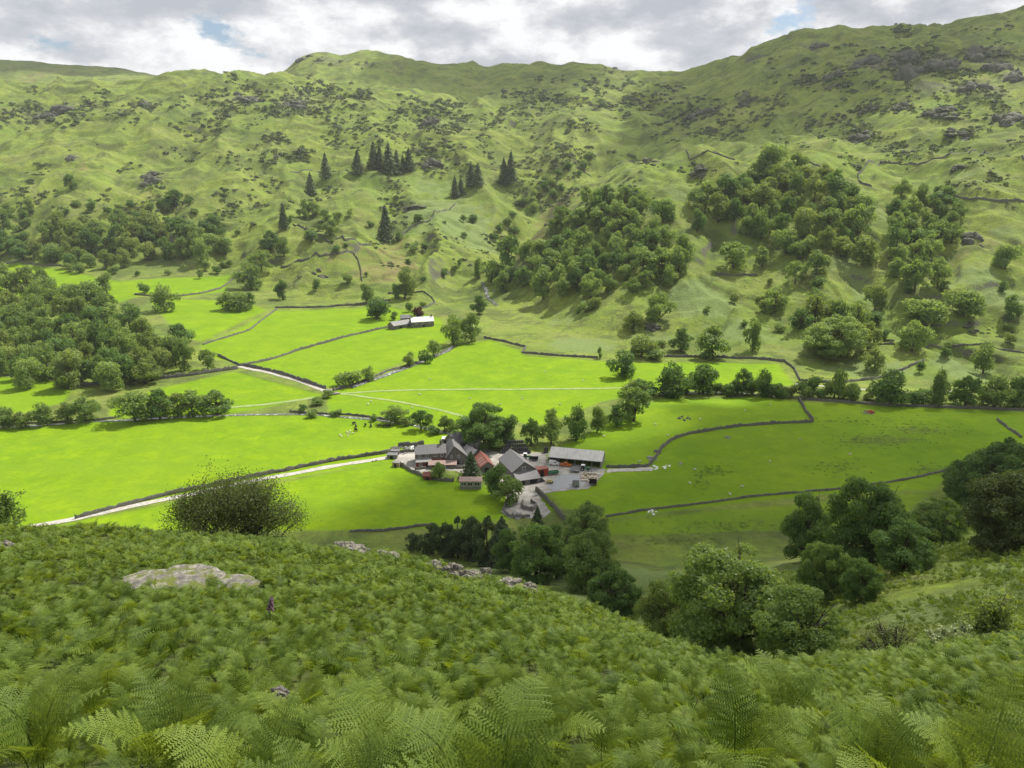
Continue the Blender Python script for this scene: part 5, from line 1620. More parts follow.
# stone sheep pens
for lb, pts, h in [('pen wall along the upper left side of the stone sheep pens', [(507, 504), (512, 502.5), (517.5, 502)], 1.3), ('curved pen wall at the left end of the stone sheep pens', [(506, 505), (503, 510), (507, 516), (513, 518)], 1.3),
                   ('dividing wall in the middle of the stone sheep pens', [(523, 502), (522, 508), (526, 510), (532, 511)], 1.3), ('right pen wall of the stone sheep pens', [(531, 503), (536, 505), (535, 509), (532, 512)], 1.3),
                   ('front pen wall below the stone sheep pens', [(513, 518), (522, 518), (530, 517.5)], 1.0)]:
    dry_wall(lb, pts, h, .6, 'stone', 'pen_wall', 'pen wall', 5)


# ------------------------------------------------------------------ yard things
def wheel(parent, x, y, z, rad, wid, name='wheel'):
    w = MB().tube([(x, y - wid / 2, z), (x, y + wid / 2, z)], rad, 14).build(name, M['rubber'], parent)
    MB().tube([(x, y - wid / 2 - .02, z), (x, y + wid / 2 + .02, z)], rad * .55, 12).build('rim', M['steel'], w)


def car(label, a, b, paint, kind='van'):
    f = Fr(a, b); r = f.root({'van': 'parked_van', 'pickup': 'parked_pickup'}[kind], .02)
    L = max(f.L, 4.2); W = 1.8
    if kind == 'van':
        prof = [(0, .35), (L, .35), (L, 1.0), (L - .9, 1.15), (L - 1.6, 1.85), (.1, 1.95), (0, 1.7)]
        g = [(L - 1.5, 1.25), (L - 1.05, 1.25), (L - 1.62, 1.75), (L - 2.2, 1.78), (L - 2.2, 1.25)]
    else:
        prof = [(0, .45), (L, .45), (L, .95), (L - 1.3, 1.05), (L - 1.8, 1.65), (L - 3.1, 1.7), (L - 3.3, 1.1), (0, 1.05)]
        g = [(L - 1.45, 1.1), (L - 1.9, 1.58), (L - 2.9, 1.6), (L - 3.1, 1.12)]
    MB().prism(prof, 0, W, 'y').build('body', M[paint], r)
    MB().prism(g, -.02, W + .02, 'y').build('side_windows', M['glass'], r)
    for x in (.85, L - .85):
        for y in (.1, W - .1): wheel(r, x, y, .36, .36, .24)
    for y in (.25, W - .25): MB().box(L - .04, L + .03, y - .14, y + .14, .7, .86).build('headlight', M['white'], r)
    return tag(r, label, 'van' if kind == 'van' else 'pickup')


car('white and grey van parked in front of the open shed', (549, 465.3), (557.5, 466), 'white', 'van')
car('orange pickup parked in front of the open shed', (560, 466.6), (571, 467.5), 'orange', 'pickup')


def tractor(label, a, b):
    f = Fr(a, b); r = f.root('tractor', .02)
    MB().box(1.4, 3.4, .55, 1.25, .7, 1.5).box(.3, 1.5, .5, 1.3, .6, 1.2).build('body', M['greenpaint'], r)
    MB().box(.2, 1.5, .35, 1.45, 1.2, 2.35).build('cab', M['glass'], r)
    MB().box(.1, 1.6, .25, 1.55, 2.37, 2.55).build('cab_roof', M['white'], r)
    MB().tube([(2.4, .9, 1.5), (2.4, .9, 2.4)], .06, 6).build('exhaust', M['dark'], r)
    for y in (.2, 1.6): wheel(r, .7, y, .8, .8, .45, 'rear_wheel')
    for y in (.3, 1.5): wheel(r, 3.0, y, .5, .5, .3, 'front_wheel')
    m = MB().tube([(2.6, .4, 1.2), (4.0, .4, .9), (4.5, .4, .4)], .07, 5).tube([(2.6, 1.4, 1.2), (4.0, 1.4, .9), (4.5, 1.4, .4)], .07, 5)
    m.build('loader_arms', M['dark'], r)
    MB().prism([(4.4, .1), (5.1, .15), (5.1, .25), (4.55, .3), (4.5, .8), (4.4, .8)], .1, 1.7, 'y').build('bucket', M['steel'], r)
    return tag(r, label, 'tractor')


tractor('dark green tractor with white cab roof and front loader in the yard', (580.5, 471.2), (589, 472))
tractor('dark tractor standing behind the big stone barn', (523, 459.5), (530, 459.8))


def trailer(label, a, b, W, h, mat, name='trailer', cat='trailer', slats=True):
    f = Fr(a, b); r = f.root(name, .02); L = f.L
    MB().box(0, L, 0, W, .7, .85).build('bed', M['steel'], r)
    m = MB().box(0, L, 0, .08, .85, .85 + h).box(0, L, W - .08, W, .85, .85 + h).box(0, .08, .08, W - .08, .85, .85 + h).box(L - .08, L, .08, W - .08, .85, .85 + h)
    if slats:
        for k in range(5): m.box(L * (k + .5) / 5 - .05, L * (k + .5) / 5 + .05, -.05, 0.0, .7, .95 + h)
    m.build('sides', M[mat], r)
    for x in (L * .55, L * .55 + .9):
        for y in (.1, W - .1): wheel(r, x, y, .4, .4, .22)
    MB().tube([(0, W / 2, .75), (-1.3, W / 2, .6)], .07, 5).build('drawbar', M['dark'], r)
    return tag(r, label, cat)


trailer('dark low trailer behind the big stone barn', (530, 461.3), (538, 461.5), 2.0, .7, 'dark')
trailer('green slatted trailer in the grassy strip of the yard', (547, 476), (559, 474.8), 2.0, .6, 'greenpaint')
trailer('dark flat trailer in front of the tractor', (570, 472.8), (579, 473.5), 2.0, .35, 'timber_grey')
trailer('dark high sided trailer at the field edge of the yard', (589, 485.6), (596.5, 486), 2.2, 1.1, 'dark')
trailer('grey livestock trailer at the field edge below the gravel', (572, 487.6), (579, 487.8), 2.2, 1.4, 'steel')
trailer('dark machine trailer beside the big stone barn lean to', (529, 483), (539, 480.5), 2.0, .9, 'dark')
trailer('low yellow implement trailer beside the yard hedge', (546, 483.5), (551.5, 484.2), 1.4, .3, 'yellow')


def container(label, a, b, D, H, mat, roofmat, name='storage_shed'):
    f = Fr(a, b); r = f.root(name); L = f.L
    m = MB().box(0, L, 0, D, -.3, H)
    for k in range(14): m.box(L * (k + .5) / 14 - .06, L * (k + .5) / 14 + .06, -.05, 0.0, 0, H - .1)
    m.build('body', M[mat], r)
    MB().box(-.1, L + .1, -.1, D + .1, H + .003, H + .12).build('roof', M[roofmat], r)
    MB().box(L * .3, L * .6, -.09, -.055, 0, H - .4).build('door', M['dark'], r)
    return tag(r, label, 'shed')


container('rust red sheet metal store beside the big stone barn', (536.5, 477.5), (548.5, 475.8), 3.4, 3.2, 'redpaint', 'rust', 'sheet_metal_store')
container('white box cabin on the grass behind the farmhouse', (442, 446), (449, 446.2), 3.2, 3.4, 'timber_grey', 'white', 'box_cabin')
container('low white cabin just behind the farmhouse chimney', (447, 450.5), (453, 450.5), 2.8, 2.2, 'white', 'white', 'box_cabin')
container('white tank shed right of the chimneyed stone block', (481, 450.5), (485.5, 450.5), 2.5, 2.4, 'cream', 'white', 'tank_shed')
container('small grey cabin by the farm gate on the lower field', (392.5, 467), (399, 467.5), 2.6, 2.0, 'timber', 'timber_grey', 'gate_cabin')
container('dark low shed by the farm road entrance', (387, 459), (397, 459), 3.0, 1.8, 'timber_grey', 'slate', 'entrance_shed')
container('dark store with slate roof in the entrance rubble', (391, 455), (399, 455), 2.6, 1.8, 'stone', 'slate', 'entrance_store')

# timber and stone stack yard
f = Fr((580, 481.5), (597, 482.5)); r = f.root('timber_stack', .02)
RN = random.Random(3)
for row in range(5):
    m = MB()
    for k in range(11):
        x = f.L * k / 10.5
        m.box(x, x + f.L / 14, row * 1.7, row * 1.7 + 1.2, 0, RN.uniform(.3, 1.1))
    m.build('plank_row', M['timber' if row % 2 else 'cream'], r)
tag(r, 'rows of pale stacked timber and posts in the yard corner', 'timber stack')
for i, (a, b, lb) in enumerate([((583, 475.5), (595, 476.5), 'white topped fence with thick posts behind the timber stack'), ]):
    f = Fr(a, b); r = f.root('post_fence', 0)
    for k in range(9):
        x = f.L * k / 8
        MB().box(x - .15, x + .15, 0, .3, -.2, 1.5).build('post', M['cream'], r)
    MB().box(0, f.L, .31, .4, .5, .7).box(0, f.L, .31, .4, 1.0, 1.2).build('rails', M['timber'], r)
    tag(r, lb, 'fence')


def rubble(label, px, py, w, mat, n, seed, name='rubble_heap', cat='heap', hmax=.8, flat=.5):
    """a heap of loose pieces moved as one thing"""
    rr = random.Random(seed); g = at([px], [py])[0]; k = depth(g) / F * w
    m = MB()
    for i in range(n):
        a, q = rr.uniform(0, 6.28), rr.random() ** .6 * k * .5
        x, y = math.cos(a) * q, math.sin(a) * q * 1.5
        s = rr.uniform(.25, .7); hz = (1 - q / (k * .5)) * hmax
        an = rr.uniform(0, 3)
        vs = []
        for zz, sc in ((hz - .3, 1.1), (hz + s * flat, .8)):
            for c in range(5):
                t = an + c * 1.2566 + rr.uniform(-.2, .2)
                vs.append((x + math.cos(t) * s * sc, y + math.sin(t) * s * sc, zz + rr.uniform(-.08, .08)))
        m.add(vs, [(4, 3, 2, 1, 0), (5, 6, 7, 8, 9)] + [(c, (c + 1) % 5, 5 + (c + 1) % 5, 5 + c) for c in range(5)])
    o = m.build(name, M[mat], None, loc=tuple(g))
    return tag(o, label, cat)


rubble('heap of pale rubble behind the short entrance wall', 404, 450, 18, 'slate_pale', 60, 1)
rubble('white rubble and bags nearest the farmhouse gable', 415, 449, 12, 'white', 26, 2, hmax=.4)
rubble('grey rubble at the start of the farm entrance wall', 395, 449, 10, 'stone', 30, 3)
rubble('pale stone pile in the lower corner of the sheep pens', 516, 516, 14, 'slate_pale', 40, 4, hmax=.5)
rubble('pale boulders stacked where the winding wall turns uphill', 652, 459, 10, 'slate_pale', 22, 5, hmax=.7)
rubble('grey boulders along the inner side of the winding wall', 658, 452, 9, 'stone', 18, 6, hmax=.7)
rubble('whitish flat stones on the grass at the end of the gravel path', 657, 467.5, 8, 'white', 8, 7, hmax=.1, flat=.3)
rubble('white flat stones right of the gravel path end', 667, 467, 8, 'white', 9, 8, hmax=.1, flat=.3)
rubble('thin white stones further up the shaded field', 680, 464.5, 7, 'slate_pale', 6, 9, hmax=.05, flat=.25)
rubble('white stones beside the ruined bank in the lower field', 651, 511.5, 10, 'white', 10, 10, hmax=.15, flat=.35)
rubble('grey boulder cluster lying in the shaded field', 728, 437.5, 7, 'slate_pale', 8, 11, hmax=.5)
rubble('mossy rocky mound under the river trees', 684, 419, 14, 'crag', 20, 12, hmax=.5)
rubble('ring of grey ash and stones around the red heap', 869, 413.5, 17, 'stone', 40, 13, 'ash_ring', hmax=.1, flat=.2)
rubble('rust red heap of scrap on the grey ash ring in the right field', 871, 412.8, 8, 'redpaint', 26, 14, 'scrap_heap', hmax=1.2)
rubble('pale stones of the tumbled wall near the pens path', 536, 496, 6, 'slate_pale', 8, 15, hmax=.3)
rubble('jumble of dark machinery parts under the barn lean to', 540, 481, 8, 'dark', 22, 16, 'machinery_heap', hmax=.9)

# silage bales
f = Fr((500, 454), (531, 454)); nb = 13; rad = f.L / nb / 2 * 1.0
bm = MB(); seg = 14
ringz = [(0, .9), (.06, 1.0), (1.24, 1.0), (1.3, .9)]
bm.tube([(0, 0, -.0), (0, 0, .06), (0, 0, 1.2), (0, 0, 1.28)], [rad * .86, rad * .98, rad * .98, rad * .84], seg)
bale_me = bm.mesh('silage_bale', M['wrap'], False)
cs, sn = math.cos(f.rz), math.sin(f.rz)
for tier in range(4):
    for row in range(4 - tier if tier else 4):
        nn_ = nb - tier * 2
        for k in range(nn_):
            if row > 1 and tier == 0: continue
            if row > 0 and tier in (1, 2): continue
            x = (k + tier + .5) * rad * 2; y = .6 + (row + tier * .9) * rad * 2
            X, Y = f.p[0] + cs * x - sn * y, f.p[1] + sn * x + cs * y
            o = put('silage_bale', bale_me, None, (X, Y, f.z + tier * 1.28 + .02))
            o.rotation_euler = (0, 0, RNG.uniform(0, 6))
            tag(o, 'black wrapped silage bale in the tall stack left of the open shed', 'bale', 'silage bales in the tall stack')
f2 = Fr((543.5, 453.5), (549, 453.5))
for tier in range(2):
    for k in range(4):
        x = (k % 2 + .5) * rad * 2.1; y = .5 + (k // 2) * rad * 2.1
        o = put('silage_bale', bale_me, None, (f2.p[0] + x, f2.p[1] + y, f2.z + tier * 1.28 + .02))
        tag(o, 'black wrapped silage bale in the small stack at the left end of the open shed', 'bale', 'silage bales in the small stack')


# ------------------------------------------------------------------ livestock: one continuous skinned body each
def animal_mesh(name, mat, L=1.15, H=.72, graze=True, leg=.05, body=.24):
    V = [(0, 0, H * .78), (-.42 * L, 0, H * .80), (.36 * L, 0, H * .80)]
    E = [(0, 1), (0, 2)]
    Rr = [body * 1.05, body * .95, body * .85]
    def add(par, p, r):
        V.append(p); Rr.append(r); E.append((par, len(V) - 1)); return len(V) - 1
    if graze:
        n = add(2, (.56 * L, 0, H * .62), body * .42); h = add(n, (.68 * L, 0, H * .32), body * .36); add(h, (.74 * L, 0, H * .12), body * .22)
    else:
        n = add(2, (.54 * L, 0, H * 1.02), body * .42); h = add(n, (.64 * L, 0, H * 1.12), body * .38); add(h, (.78 * L, 0, H * 1.04), body * .24)
    for par, x, b in ((1, -.44, .04), (2, .36, -.03)):
        for s in (-1, 1):
            k = add(par, (x * L, s * body * .62, H * .5), leg * 1.7); k2 = add(k, ((x + b) * L, s * body * .62, H * .26), leg); add(k2, (x * L, s * body * .62, 0.0), leg * .9)
    t = add(1, (-.56 * L, 0, H * .72), body * .16); add(t, (-.58 * L, 0, H * .45), body * .12)
    me = bpy.data.meshes.new(name); me.from_pydata(V, E, [])
    o = bpy.data.objects.new(name, me); COL.objects.link(o)
    sk = o.modifiers.new('skin', 'SKIN'); sk.use_smooth_shade = True
    for i, sv in enumerate(me.skin_vertices[0].data):
        sv.radius = (Rr[i], Rr[i]); sv.use_root = (i == 0)
    o.modifiers.new('sub', 'SUBSURF').levels = 1
    dg = bpy.context.evaluated_depsgraph_get()
    m2 = bpy.data.meshes.new_from_object(o.evaluated_get(dg))
    bpy.data.objects.remove(o)
    m2.materials.clear(); m2.materials.append(M[mat])
    return m2


SHEEP = [animal_mesh('sheep', 'wool', graze=True), animal_mesh('sheep', 'wool', graze=False)]
COW = [animal_mesh('cow', 'hide', 2.2, 1.35, True, .09, .42), animal_mesh('cow', 'hide', 2.2, 1.35, False, .09, .42)]


def beasts(lst, kind, label, group):
    g = at([q[0] for q in lst], [q[1] for q in lst])
    for p in g:
        o = put(kind, RNG.choice(SHEEP if kind == 'sheep' else COW), None, tuple(p)); o.rotation_euler = (0, 0, RNG.uniform(0, 6.28))
        tag(o, label, kind, group)


beasts([(354, 424.5), (356, 427.5), (365.5, 426), (371, 427), (380, 427), (385, 427), (389, 427), (356, 431)], 'cow', 'dark cow grazing with others between the river wall and the farm road', 'dark cattle in the bright lower field')
beasts([(340, 436), (342, 437), (347, 433), (349, 434.5), (353, 434), (348, 436), (350, 432)], 'sheep', 'pale sheep in the flock below the dark cattle in the bright lower field', 'sheep below the dark cattle')
beasts([(412, 408), (420, 395), (368, 405), (371, 402), (500, 405), (470, 399), (545, 372), (583, 381), (430, 380), (560, 405), (522, 399)], 'sheep', 'white sheep scattered over the bright centre field', 'sheep in the centre field')
beasts([(640, 462), (604, 437), (655, 425), (700, 420), (745, 411), (770, 405), (668, 436)], 'sheep', 'white sheep in the shaded field above the winding wall', 'sheep above the winding wall')
beasts([(695, 470), (730, 495), (742, 487), (800, 440), (850, 455), (690, 484), (770, 462)], 'sheep', 'white sheep in the shaded field below the winding wall', 'sheep below the winding wall')
beasts([(442, 470 + 9), (373, 461.5), (376, 461)], 'sheep', 'white sheep beside the farm road near the farmhouse garden', 'sheep near the farm garden')

# ------------------------------------------------------------------ bracken
def frond(seed, lod, H=1.0, arch=1.0, tip=None):
    """one triangular bracken frond growing from the origin, arching towards +x"""
    rr = np.random.default_rng(seed)
    npth = 40
    th = np.radians(np.interp(np.linspace(0, 1, npth), [0, .4, .55, .8, 1], [4, 10, 28, 72 * arch, 96 * arch]))
    ds = 1.45 * H / npth
    x = np.concatenate([[0], np.cumsum(np.sin(th) * ds)])[:npth]; z = np.concatenate([[0], np.cumsum(np.cos(th) * ds)])[:npth]
    wob = np.cumsum(rr.normal(size=npth)) * .004
    path = np.stack([x, wob, z], 1)
    tan = np.gradient(path, axis=0); tan /= np.linalg.norm(tan, axis=1)[:, None]
    V, Fq, Tn = [], [], []

    def quad(a, b, c, d, t):
        n = len(V); V.extend([a, b, c, d]); Fq.append((n, n + 1, n + 2, n + 3)); Tn.extend([t] * 4)
    npair = {0: 17, 1: 14, 2: 9}[lod]
    u0 = .40
    side = np.array([0, 1.0, 0])
    for i in range(npair):
        u = (i + .3) / npair
        k = (u0 + (1 - u0) * u) * (npth - 1); ki = int(k)
        p = path[ki] + (path[min(ki + 1, npth - 1)] - path[ki]) * (k - ki); tg = tan[ki]
        up = np.cross(tg, side)
        up = up if up[2] > 0 or up[0] < 0 else -up
        Lp = H * .44 * (1 - u) ** .82 * (1 - .35 * max(0, .16 - u) / .16) + .015
        for sgn in (-1, 1):
            dr = side * sgn * rr.uniform(.85, 1.0) + tg * rr.uniform(.25, .5) + up * rr.uniform(-.05, .22)
            dr /= np.linalg.norm(dr)
            droop = -np.array([0, 0, 1]) * Lp * rr.uniform(.05, .3)
            acr = np.cross(dr, up); acr /= np.linalg.norm(acr)
            tone = rr.uniform(0.1, 1.0)
            pos = lambda v: p + dr * Lp * v + droop * v * v
            if lod == 2:
                m_ = pos(.4); e = pos(1); w = acr * Lp * .17
                quad(p, m_ - w, e, m_ + w, tone)
            elif lod == 1:
                ns = 5
                for s_ in range(ns):
                    a, b = pos(s_ / ns), pos((s_ + .75) / ns)
                    wa = Lp * .24 * (1 - s_ / ns) ** .8
                    for sg2 in (-1, 1):
                        c = pos((s_ + .35) / ns) + acr * sg2 * wa + dr * wa * .35
                        quad(a, b, c + dr * wa * .12, c, tone + rr.uniform(-.1, .1))
            else:
                ns = max(4, int(13 * Lp / (.44 * H)) + 3)
                for s_ in range(ns):
                    v = (s_ + .2) / ns
                    a = pos(v)
                    wl = Lp * .25 * (1 - v) ** .75 + .006
                    hw = Lp / ns * .36
                    for sg2 in (-1, 1):
                        dd = acr * sg2 * .93 + dr * .36 + up * rr.uniform(-.12, .2); dd /= np.linalg.norm(dd)
                        e = a + dd * wl; m_ = a + dd * wl * .45
                        quad(a - dr * hw * .5, m_ - dr * hw * 1.05, e, m_ + dr * hw * .85, tone + rr.uniform(-.12, .12))
                w = acr * .0035 * H
                for s_ in range(3):
                    a, b = pos(s_ / 3), pos((s_ + 1) / 3)
                    quad(a - w, a + w, b + w * .6, b - w * .6, 1.0)
    # stalk
    kk = list(range(0, npth, 4 if lod < 2 else 13)) + [npth - 1]
    for a, b in zip(kk[:-1], kk[1:]):
        ra = .011 * H * (1 - a / npth * .8) * (1 if lod < 2 else 1.3); rb = .011 * H * (1 - b / npth * .8)
        for q in range(3 if lod < 2 else 1):
            a1, a2 = q * 2.094, (q + 1) * 2.094
            o = lambda t_, r_: np.array([math.cos(t_) * r_, math.sin(t_) * r_, 0])
            quad(path[a] + o(a1, ra), path[a] + o(a2, ra), path[b] + o(a2, rb), path[b] + o(a1, rb), .15 if a < npth * .4 else .5)
    return np.array(V), np.array(Fq), np.clip(np.array(Tn), 0, 1)


def fern_plant(seed, lod, nf):
    rr = random.Random(seed)
    Vs, Fs, Ts, n = [], [], [], 0
    for i in range(nf):
        V, Fq, Tn = frond(seed * 13 + i, lod, rr.uniform(.75, 1.12), rr.uniform(.75, 1.15))
        a = i * 6.283 / nf + rr.uniform(-.6, .6); lean = rr.uniform(-.1, .25)
        V = V.copy(); V[:, 0] += V[:, 2] * lean
        c, s = math.cos(a), math.sin(a)
        V = np.stack([V[:, 0] * c - V[:, 1] * s + rr.uniform(-.15, .15), V[:, 0] * s + V[:, 1] * c + rr.uniform(-.15, .15), V[:, 2]], 1)
        Vs.append(V); Fs.append(Fq + n); Ts.append(Tn); n += len(V)
    return foliage_mesh('fern_plant', np.concatenate(Vs), np.concatenate(Fs), np.concatenate(Ts), M['fern'])


def instancer(name, protos, X, Y, Zz, scl, seed, label, cat):
    """one uncountable mass: plants instanced on a cloud of points"""
    n = len(X)
    me = bpy.data.meshes.new(name)
    me.vertices.add(n)
    me.vertices.foreach_set('co', np.stack([X, Y, Zz], 1).astype(np.float32).ravel())
    rg = np.random.default_rng(seed)
    rot = np.stack([rg.normal(size=n) * .24, rg.normal(size=n) * .24, rg.uniform(0, 6.283, n)], 1).astype(np.float32)
    a = me.attributes.new('rot', 'FLOAT_VECTOR', 'POINT'); a.data.foreach_set('vector', rot.ravel())
    a = me.attributes.new('scl', 'FLOAT', 'POINT'); a.data.foreach_set('value', scl.astype(np.float32))
    a = me.attributes.new('pick', 'INT', 'POINT'); a.data.foreach_set('value', rg.integers(0, len(protos), n).astype(np.int32))
    me.update()
    col = bpy.data.collections.new(name + '_kinds')
    for i, pm in enumerate(protos):
        col.objects.link(bpy.data.objects.new('%s_kind_%d' % (name, i), pm))
    g = bpy.data.node_groups.new(name, 'GeometryNodeTree')
    g.interface.new_socket('Geometry', in_out='INPUT', socket_type='NodeSocketGeometry')
    g.interface.new_socket('Geometry', in_out='OUTPUT', socket_type='NodeSocketGeometry')
    gi = g.nodes.new('NodeGroupInput'); go = g.nodes.new('NodeGroupOutput')
    mp_ = g.nodes.new('GeometryNodeMeshToPoints')
    ip = g.nodes.new('GeometryNodeInstanceOnPoints')
    ci = g.nodes.new('GeometryNodeCollectionInfo'); ci.inputs['Collection'].default_value = col
    ci.inputs['Separate Children'].default_value = True; ci.inputs['Reset Children'].default_value = True
    ip.inputs['Pick Instance'].default_value = True
    def attr(nm, typ):
        k = g.nodes.new('GeometryNodeInputNamedAttribute'); k.data_type = typ; k.inputs['Name'].default_value = nm
        return [o for o in k.outputs if o.enabled][0]
    g.links.new(gi.outputs[0], mp_.inputs['Mesh'])
    g.links.new(mp_.outputs[0], ip.inputs['Points'])
    g.links.new(ci.outputs[0], ip.inputs['Instance'])
    g.links.new(attr('pick', 'INT'), ip.inputs['Instance Index'])
    er = g.nodes.new('FunctionNodeEulerToRotation'); g.links.new(attr('rot', 'FLOAT_VECTOR'), er.inputs[0])
    g.links.new(er.outputs[0], ip.inputs['Rotation'])
    g.links.new(attr('scl', 'FLOAT'), ip.inputs['Scale'])
    g.links.new(ip.outputs[0], go.inputs[0])
    o = put(name, me)
    md = o.modifiers.new('plants', 'NODES'); md.node_group = g
    return tag(o, label, cat, kind='stuff')


FP0 = [fern_plant(400 + i, 0, 3) for i in range(5)]
FP1 = [fern_plant(420 + i, 1, 3) for i in range(5)]
FP2 = [fern_plant(440 + i, 2, 4) for i in range(4)]
rng = np.random.default_rng(9)
SLAB = [(p_[0], p_[1]) for p_ in at([98, 150, 240, 262, 235, 160, 110], [563, 562, 570, 580, 592, 594, 580])]
slabc = np.array([[ray(q, 575)[0] * 24.3, 24.3] for q in (115, 140, 165, 195, 225, 250)])
rocks_xy = np.array([o.location[:2] for o in bpy.data.objects if o.name.startswith('rock_outcrop')])


def scatter(d0, d1, dens, tmax):
    n = int(dens * tmax * (d1 * d1 - d0 * d0)) + 1
    d = np.sqrt(rng.uniform(d0 * d0, d1 * d1, n)); t = rng.uniform(-tmax, tmax, n)
    return t * d, d


def clear(x, y, r=1.0):
    k = np.ones(len(x), bool)
    for c in rocks_xy:
        k &= np.hypot(x - c[0], y - c[1]) > r
    for c in slabc:
        k &= np.hypot((x - c[0]) / 1.0, (y - c[1] + .7) / 1.6) > 1.0
    return k


def size(x, y):
    s = 0.95 + .28 * perlin(x / 2.6, y / 2.6, 71) + .25 * perlin(x / 9, y / 9, 72)
    return s


x, y = scatter(1.5, 9.5, 11.0, 1.15)
k = perlin(x / .9, y / .9, 75) < .34
x, y = x[k], y[k]
s = size(x, y) * rng.uniform(.55, 1.3, len(x)) * .37
instancer('bracken', FP0, x, y, height(x, y) - .05, s, 1, 'green bracken fronds covering the nearest part of the hillside', 'bracken')
x, y = scatter(9.5, 26, 9.0, 1.0)
k = clear(x, y) & (perlin(x / 1.3, y / 1.3, 76) < .40); x, y = x[k], y[k]
s = size(x, y) * rng.uniform(.6, 1.3, len(x)) * .50
instancer('bracken', FP1, x, y, height(x, y) - .05, s, 2, 'green bracken covering the middle of the near hillside up to the rock slabs', 'bracken')
x, y = scatter(26, 60, 5.0, .95)
crest = np.interp(x / y, [t for t, d, z in CURVES[6]], [d for t, d, z in CURVES[6]])
bare = perlin(x / 7, y / 7, 73) > .28
k = clear(x, y, .9) & ~((y > crest - 3) & (x / y > -.3) & (x / y < .16) & bare)
x, y = x[k], y[k]
s = size(x, y) * rng.uniform(.75, 1.1, len(x)) * np.where(y > 44, .5, .64)
instancer('bracken', FP2, x, y, height(x, y) - .05, s, 3, 'green bracken on the crest of the near hillside', 'bracken')
x, y = scatter(60, 150, 1.2, .95)
nm = lookup(NEAR, x, y) > .6
dn = perlin(x / 13, y / 13, 31) + rng.normal(size=len(x)) * .15 > -.12
k = nm & dn
x, y = x[k], y[k]
s = rng.uniform(.7, 1.25, len(x)) * .8
instancer('bracken', FP2, x, y, height(x, y) - .05, s, 4, 'patchy bracken on the slope down into the gully', 'bracken')

# single large ferns standing out in front
FR = [frond(500 + i, 0, 1.0, [.7, .9, 1.1, .55][i % 4]) for i in range(8)]
FRM = [foliage_mesh('frond', V, Fq, Tn, M['fern']) for V, Fq, Tn in FR]
for px, d, hgt, nf, lb in [
    (490, 3.0, 1.25, 5, 'large bracken fern with a tall dark stalk at the bottom centre'),
    (165, 3.8, 1.3, 5, 'tall upright bracken stalk with a young crown at the bottom left'),
    (30, 3.9, 1.2, 4, 'bracken fern nearest the left edge at the bottom'),
    (390, 3.1, 1.12, 6, 'bracken fern with long combed arching fronds left of the bottom centre stalk'),
    (330, 2.9, 1.05, 6, 'broad pale bracken fern left of the fern with combed fronds'),
    (545, 4.6, 1.2, 4, 'bracken fern with curling pale tips above the bottom centre stalk'),
    (738, 4.6, 1.2, 4, 'bracken fern with bent yellow tip on the bottom right'),
    (782, 8.6, 1.55, 4, 'tallest yellow green bracken spike rising before the gully trees'),
    (885, 3.6, 1.1, 5, 'bluish green bracken fern at the bottom right'),
    (985, 3.4, 1.15, 5, 'bracken fern nearest the right edge at the bottom'),
    (245, 3.2, 1.08, 5, 'drooping bracken fern between the bottom left stalk and the broad pale fern'),
]:
    t, s_ = ray(px, 735)
    X, Y = float(t) * d, d
    r = empty('bracken_fern', (X, Y, float(height([X], [Y])[0]) - .05), 0)
    for i in range(nf):
        o = put('frond', RNG.choice(FRM), r)
        a = i * 6.283 / nf + RNG.uniform(-.5, .5)
        o.rotation_euler = (RNG.uniform(-.1, .1), RNG.uniform(-.05, .2), a)
        q = hgt * .60 * RNG.uniform(.85, 1.08); o.scale = (q, q, q)
    tag(r, lb, 'fern', 'ferns standing out in the foreground')

# dry foxglove spike in the bracken
t, s_ = ray(269, 612)
X, Y = float(t) * 15.0, 15.0
r = empty('foxglove', (X, Y, float(height([X], [Y])[0])), 0)
MB().tube([(0, 0, 0), (.02, 0, .66), (.1, 0, .98)], [.018, .014, .006], 5).build('stem', M['stem'], r)
M['foxglove'] = plain('foxglove_bell', (0.16, 0.10, 0.13), 0.7, 0.4, 8.0)
m = MB()
for k in range(26):
    z = .66 + k * .012; a = k * 2.4; q = .085 * (1 - k / 34)
    x0 = .02 + (z - .66) * .2
    m.tube([(x0, 0, z), (x0 + math.cos(a) * q * .6, math.sin(a) * q * .6, z - .012), (x0 + math.cos(a) * q, math.sin(a) * q, z - .045)], [.008, .017, .024], 6)
m.build('bells', M['foxglove'], r)
tag(r, 'faded purple foxglove spike standing in the bracken left of centre', 'foxglove')

# rushes: dark tufts in the wet corner of the shaded field
RP = []
for px, py, rx, ry, n in [(880, 440, 45, 7, 110), (920, 428, 40, 6, 80), (835, 468, 22, 8, 60), (930, 470, 30, 6, 50), (715, 470, 12, 5, 50), (740, 525, 90, 6, 80), (690, 540, 50, 6, 50), (860, 420, 60, 3, 60), (700, 480, 6, 10, 40)]:
    RP.append(np.stack([rng.normal(px, rx * .6, n), rng.normal(py, ry * .6, n)], 1))
RP = np.concatenate(RP)
x, y, ok = fast_at(RP[:, 0], RP[:, 1])
x = x + rng.uniform(-1, 1, len(x)); y = y + rng.uniform(-1, 1, len(y))
z = height(x, y)
n = len(x)
C = np.stack([x, y, z], 1).repeat(10, 0) + np.concatenate([rng.normal(size=(n * 10, 2)) * .35, np.full((n * 10, 1), .3)], 1)
nn = unit(rng, n * 10) * np.array([1, 1, .3]); nn /= np.linalg.norm(nn, axis=1)[:, None]
V, Fq = leaves(C, nn, .22, rng, .5)
tag(put('rushes', foliage_mesh('rushes', V, Fq, np.repeat(rng.random(n * 10), 4), M['leaf'])), 'dark rush tufts in the wet corners of the shaded field', 'rushes', kind='stuff')


